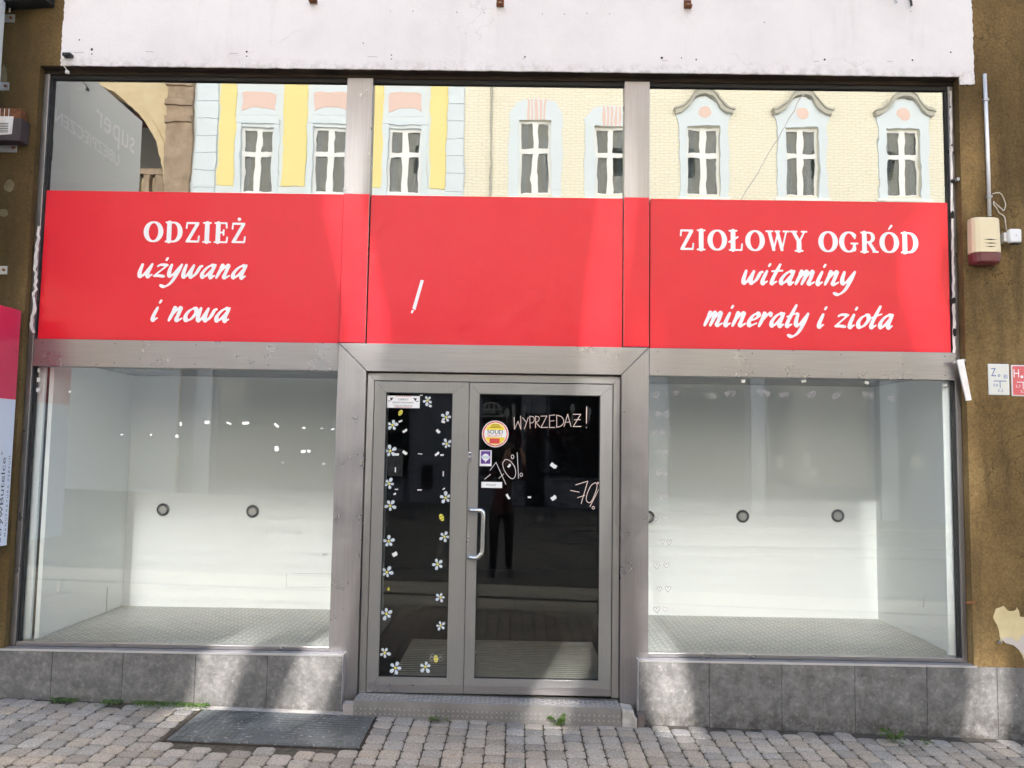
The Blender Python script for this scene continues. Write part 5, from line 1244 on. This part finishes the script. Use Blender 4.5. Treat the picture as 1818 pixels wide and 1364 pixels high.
for dx_ in (0, .9):
    o = MB(); o.box(xsp-.95-dx_, xsp-.3-dx_, yf-3.89, yf-3.86, zs+.3, zs+1.4); o.build('loggia_window', plain('loggia_pane', (.25, .38, .62), .2), AB)
o = MB(); o.box(xsp-3.2, xsp-.98, yf-3.6, yf-2.8, zs-.2, zs+1.25); o.build('loggia_block', OM['beige'], AB)
o = MB(); zbt = Q(260, 300)[1]; o.box(acx-Rr, xsp, yf-.55, yf-.15, zbt-.12, zbt+.06)
for i in range(15):
    xb = xsp-.25-i*.45; o.box(xb-.12, xb+.12, yf-.5, yf-.2, zs-1.6, zbt-.121)
o.build('balustrade', OM['sand'], AB)
o = MB(); o.box(acx-Rr-6, pb-.002, yf-12, yf-4.05, 0, 18.5); o.build('rear_block', OM['beige'], AB)
# added unseen screen above the roofs opposite, letting slivers of sun reach the shopfront
YR = -26.0
def lift(x, z):
    t = (WY-YR)/(math.cos(SUN_EL)*math.cos(SUN_AZ)); return (x+t*math.cos(SUN_EL)*math.sin(SUN_AZ), z+t*math.sin(SUN_EL))
# each gap is a list of (x of its middle, z, width): wide and low at the plinth, a thread higher up
GAPS = [[(-2.6, -1.9, .05), (-2.1, -.3, .05), (-1.90, .35, .07), (-1.80, .9, .002)],
        [(-2.0, -1.9, .05), (-1.5, -.3, .055), (-1.26, .4, .065), (-1.16, 1.2, .020), (-1.12, 2.2, .020), (-1.02, 2.6, .026), (-1.14, 3.1, .022), (-1.24, 3.5, .018), (-1.2, 4.2, .001)],
        [(.0, -1.9, .04), (.20, -.1, .04), (.30, .3, .035), (.46, 1.2, .010), (.54, 2.2, .017), (.58, 2.9, .020), (.66, 3.5, .012), (.66, 4.2, .001)],
        [(1.3, -1.9, .05), (1.1, -.3, .055), (.98, .35, .065), (.92, 1.1, .016), (.86, 2.4, .008), (.86, 3.0, .001)],
        [(2.7, -1.9, .08), (2.95, -.4, .05), (3.10, .25, .055), (3.06, .55, .003), (2.90, 2.3, .010), (2.72, 3.0, .022), (2.74, 3.3, .026), (3.1, 3.7, .026), (3.1, 4.2, .001)]]
def gap_at(gp, z):
    if z <= gp[0][1]: return gp[0][0], gp[0][2]
    for (xa, za, wa), (xb, zb_, wb) in zip(gp, gp[1:]):
        if z <= zb_:
            t = (z-za)/(zb_-za); return xa+(xb-xa)*t, wa+(wb-wa)*t
    return gp[-1][0], 0.
SLOTX = [(-3.24, -1.38), (1.00, 2.97)]         # slits in the added screen: their light falls into the two display windows
rows = [(-1.9+.06*i, -1.9+.06*(i+1)) for i in range(125)]
slots = [(.70+.1*i, .0135+h_) for i, h_ in enumerate((.002, .004, .0055, .0065, .007, .007, .007, .007, .007, .0070, .0068, .0066, .0062, .0055, .0045, .003))]
cuts = sorted({-1.9, 5.6} | {q for r in rows for q in r} | {q for a, h in slots for q in (a, a+h)})
scr = [MB() for _ in range(6)]
for z0, z1 in zip(cuts, cuts[1:]):
    if z1-z0 < 1e-6: continue
    zm_ = (z0+z1)/2; sl_ = any(a < zm_ < a+h for a, h in slots)
    ed = [[-16, -16]]
    for gp in GAPS:
        (xa, wa), (xb, wb) = gap_at(gp, z0), gap_at(gp, z1)
        ed += [[xa-wa/2, xb-wb/2], [xa+wa/2, xb+wb/2]]
    ed.append([16, 16])
    for q in range(6):
        (a0, a1), (b0, b1) = ed[2*q], ed[2*q+1]
        segs = [(a0, a1, b0, b1)]
        if sl_:
            for sa, sb_ in SLOTX:
                nx_ = []
                for (p0, p1, r0_, r1_) in segs:
                    if r0_ <= sa or p0 >= sb_: nx_.append((p0, p1, r0_, r1_)); continue
                    if p0 < sa: nx_.append((p0, p1, sa, sa))
                    if r0_ > sb_: nx_.append((sb_, sb_, r0_, r1_))
                segs = nx_
        for p0, p1, r0_, r1_ in segs:
            scr[q].prism([lift(p0, z0), lift(r0_, z0), lift(r1_, z1), lift(p1, z1)], YR-.02, YR)
for q in range(6): scr[q].build('added_sun_screen', OM['roof'], YB_ if q < 3 else CB)
zr = lift(0, -1.9)[1]
o = MB(); o.box(-16, xc0, yf-12, yf-3.0, HT-.29, zr); o.build('attic', OM['roof'], YB_)
o = MB(); o.box(xc0, 24, yf-12, yf-3.0, HT-.29, zr); o.build('attic', OM['roof'], CB)
# overhead wire crossing the mirrored sky
p1, p2 = P(1434, 155, 9), P(1322, 345, 9)
dv = (p1[0]-p2[0], p1[1]-p2[1])
tag(MB().tube([(p2[0]-dv[0]*1.2, -9, p2[1]-dv[1]*1.2), (p1[0]+dv[0]*3, -9, p1[1]+dv[1]*3)], .008, 6).build('overhead_wire', M['zinc'], origin=(p2[0], -9, p2[1])), 'thin slanting overhead wire mirrored across the top right pane', 'wire')

# ------------------------------------------------------------------ the photographer, mirrored in the door glass
def person():
    V, E_, Rr_ = [], [], []
    def add(p, r, frm=None):
        V.append(p); Rr_.append(r)
        if frm is not None: E_.append((frm, len(V)-1))
        return len(V)-1
    px, py, gz_ = -.20, -6.12, gz(-.2)
    hip = add((px, py, gz_+.95), (.155, .11))
    sp1 = add((px+.01, py, gz_+1.12), (.15, .11), hip); sp2 = add((px+.03, py-.02, gz_+1.32), (.17, .12), sp1); sp3 = add((px+.05, py-.02, gz_+1.46), (.13, .09), sp2)
    nk = add((px+.07, py+.01, gz_+1.54), (.055, .055), sp3); hd0 = add((px+.075, py+.03, gz_+1.61), (.065, .075), nk); hd = add((px+.08, py+.04, gz_+1.69), (.075, .095), hd0); hd2 = add((px+.08, py+.03, gz_+1.76), (.062, .08), hd)
    nose = add((px+.08, py+.135, gz_+1.665), (.012, .016), hd)
    for s in (-1, 1):
        th = add((px+s*.10, py, gz_+.86), (.095, .095), hip); kn = add((px+s*.105, py+.02, gz_+.50), (.062, .065), th); cf = add((px+s*.11, py-.005, gz_+.36), (.058, .062), kn); an = add((px+s*.115, py-.01, gz_+.10), (.042, .045), cf); ft = add((px+s*.13, py+.07, gz_+.05), (.045, .042), an); to_ = add((px+s*.14, py+.15, gz_+.035), (.042, .032), ft)
        sh = add((px+.05+s*.19, py-.02, gz_+1.43), (.062, .062), sp3)
        ex, ez = (px+.32, gz_+1.40) if s > 0 else (px-.22, gz_+1.36)
        el = add((ex-.0, py+.10, ez-.08), (.046, .046), sh)
        hx = .055 if s > 0 else -.105
        wr = add((hx+s*.035, -5.90, 1.665), (.028, .03), el); pm = add((hx+s*.012, -5.845, 1.70), (.030, .022), wr)
        for q in range(4):
            b0 = add((hx+s*.010, -5.825+.002*q, 1.775-.020*q), (.010, .010), pm)
            b1 = add((hx-s*.004, -5.812, 1.782-.021*q), (.0085, .0085), b0); b2 = add((hx-s*.022, -5.8115, 1.779-.021*q), (.0075, .0075), b1)
        t0 = add((hx+s*.004, -5.86, 1.725), (.011, .011), pm); t1 = add((hx-s*.012, -5.838, 1.748), (.009, .009), t0)
    me = bpy.data.meshes.new('person'); me.from_pydata(V, E_, []); o = bpy.data.objects.new('person_base', me); COL.objects.link(o)
    sk = o.modifiers.new('s', 'SKIN'); sk.use_smooth_shade = True; sb_ = o.modifiers.new('b', 'SUBSURF'); sb_.levels = 2; sb_.render_levels = 2
    for d_, r in zip(me.skin_vertices[0].data, Rr_): d_.radius = r
    me.skin_vertices[0].data[0].use_root = True
    dg = bpy.context.evaluated_depsgraph_get(); m2 = bpy.data.meshes.new_from_object(o.evaluated_get(dg)); bpy.data.objects.remove(o)
    off = Vector((px, py, gz_))
    for v in m2.vertices: v.co -= off
    m2.name = 'person'; m2.materials.clear()
    for mm in (plain('skin', (.5, .3, .22), .5), plain('dark_jacket', (.055, .022, .025), .8), plain('dark_jeans', (.018, .020, .028), .9)): m2.materials.append(mm)
    for p in m2.polygons:
        z = p.center.z; p.use_smooth = True
        isarm = abs(p.center.x-.05) > .17 or p.center.y > .16
        hand = p.center.y+py > -5.905
        p.material_index = 0 if (z > 1.53 and not isarm) or hand else (1 if z > .88 else 2)
    po = bpy.data.objects.new('person', m2); COL.objects.link(po); po.location = off; WLOC['person'] = off
    tag(po, 'person in dark jacket and jeans holding up a phone, mirrored in the wide door glass', 'person')
    # hair, boots
    hb = MB(); c = Vector((px+.08, py+.025, gz_+1.735))
    for i in range(6):
        for j in range(16):
            def pt(i, j):
                a = R_(-18+i*18); q = 2*math.pi*j/16; s_ = 1.0; 
                dz_ = max(0, math.sin(q))*(.9 if i < 2 else 0)
                return c+Vector((.092*math.cos(a)*math.cos(q), .115*math.cos(a)*math.sin(q)-.012, .105*math.sin(a)+.045*dz_))
            hb.face([pt(i, j), pt(i, j+1), pt(i+1, j+1), pt(i+1, j)])
    hb.build('hair', plain('dark_hair', (.03, .02, .015), .6), po, smooth=True)
    eb = MB()
    for s in (-1, 1): eb.face([(px+.08+s*.032+.010*math.cos(t), py+.131, gz_+1.692+.006*math.sin(t)) for t in [2*math.pi*i/8 for i in range(8)]][::-1])
    eb.face([(px+.055, py+.122, gz_+1.622), (px+.055, py+.122, gz_+1.628), (px+.105, py+.122, gz_+1.628), (px+.105, py+.122, gz_+1.622)]); eb.build('face_features', M['black'], po)
    for s in (-1, 1):
        bb = MB(); x = px+s*.132; y0 = py-.075
        rings = [(y0, .045, .115), (y0+.05, .05, .12), (y0+.11, .05, .10), (y0+.18, .05, .075), (y0+.245, .045, .055), (y0+.27, .03, .04)]
        pts = []
        for yy, w_, h_ in rings: pts.append([(x-w_, yy, gz_), (x+w_, yy, gz_), (x+w_*.9, yy, gz_+h_*.7), (x+w_*.4, yy, gz_+h_), (x-w_*.4, yy, gz_+h_), (x-w_*.9, yy, gz_+h_*.7)])
        for A_, B_ in zip(pts, pts[1:]):
            for q in range(6): bb.face([A_[q], A_[(q+1) % 6], B_[(q+1) % 6], B_[q]][::-1])
        bb.face(pts[0]); bb.face(pts[-1][::-1]); bb.build('boot', M['black'], po)
    ph = MB(); ph.box(-.092, .042, -5.822, -5.813, 1.715, 1.785)
    tag(ph.build('phone', M['black'], origin=(0, -5.818, 1.715), bevel=.004), 'black phone held up in both hands by the mirrored photographer', 'phone')
person()
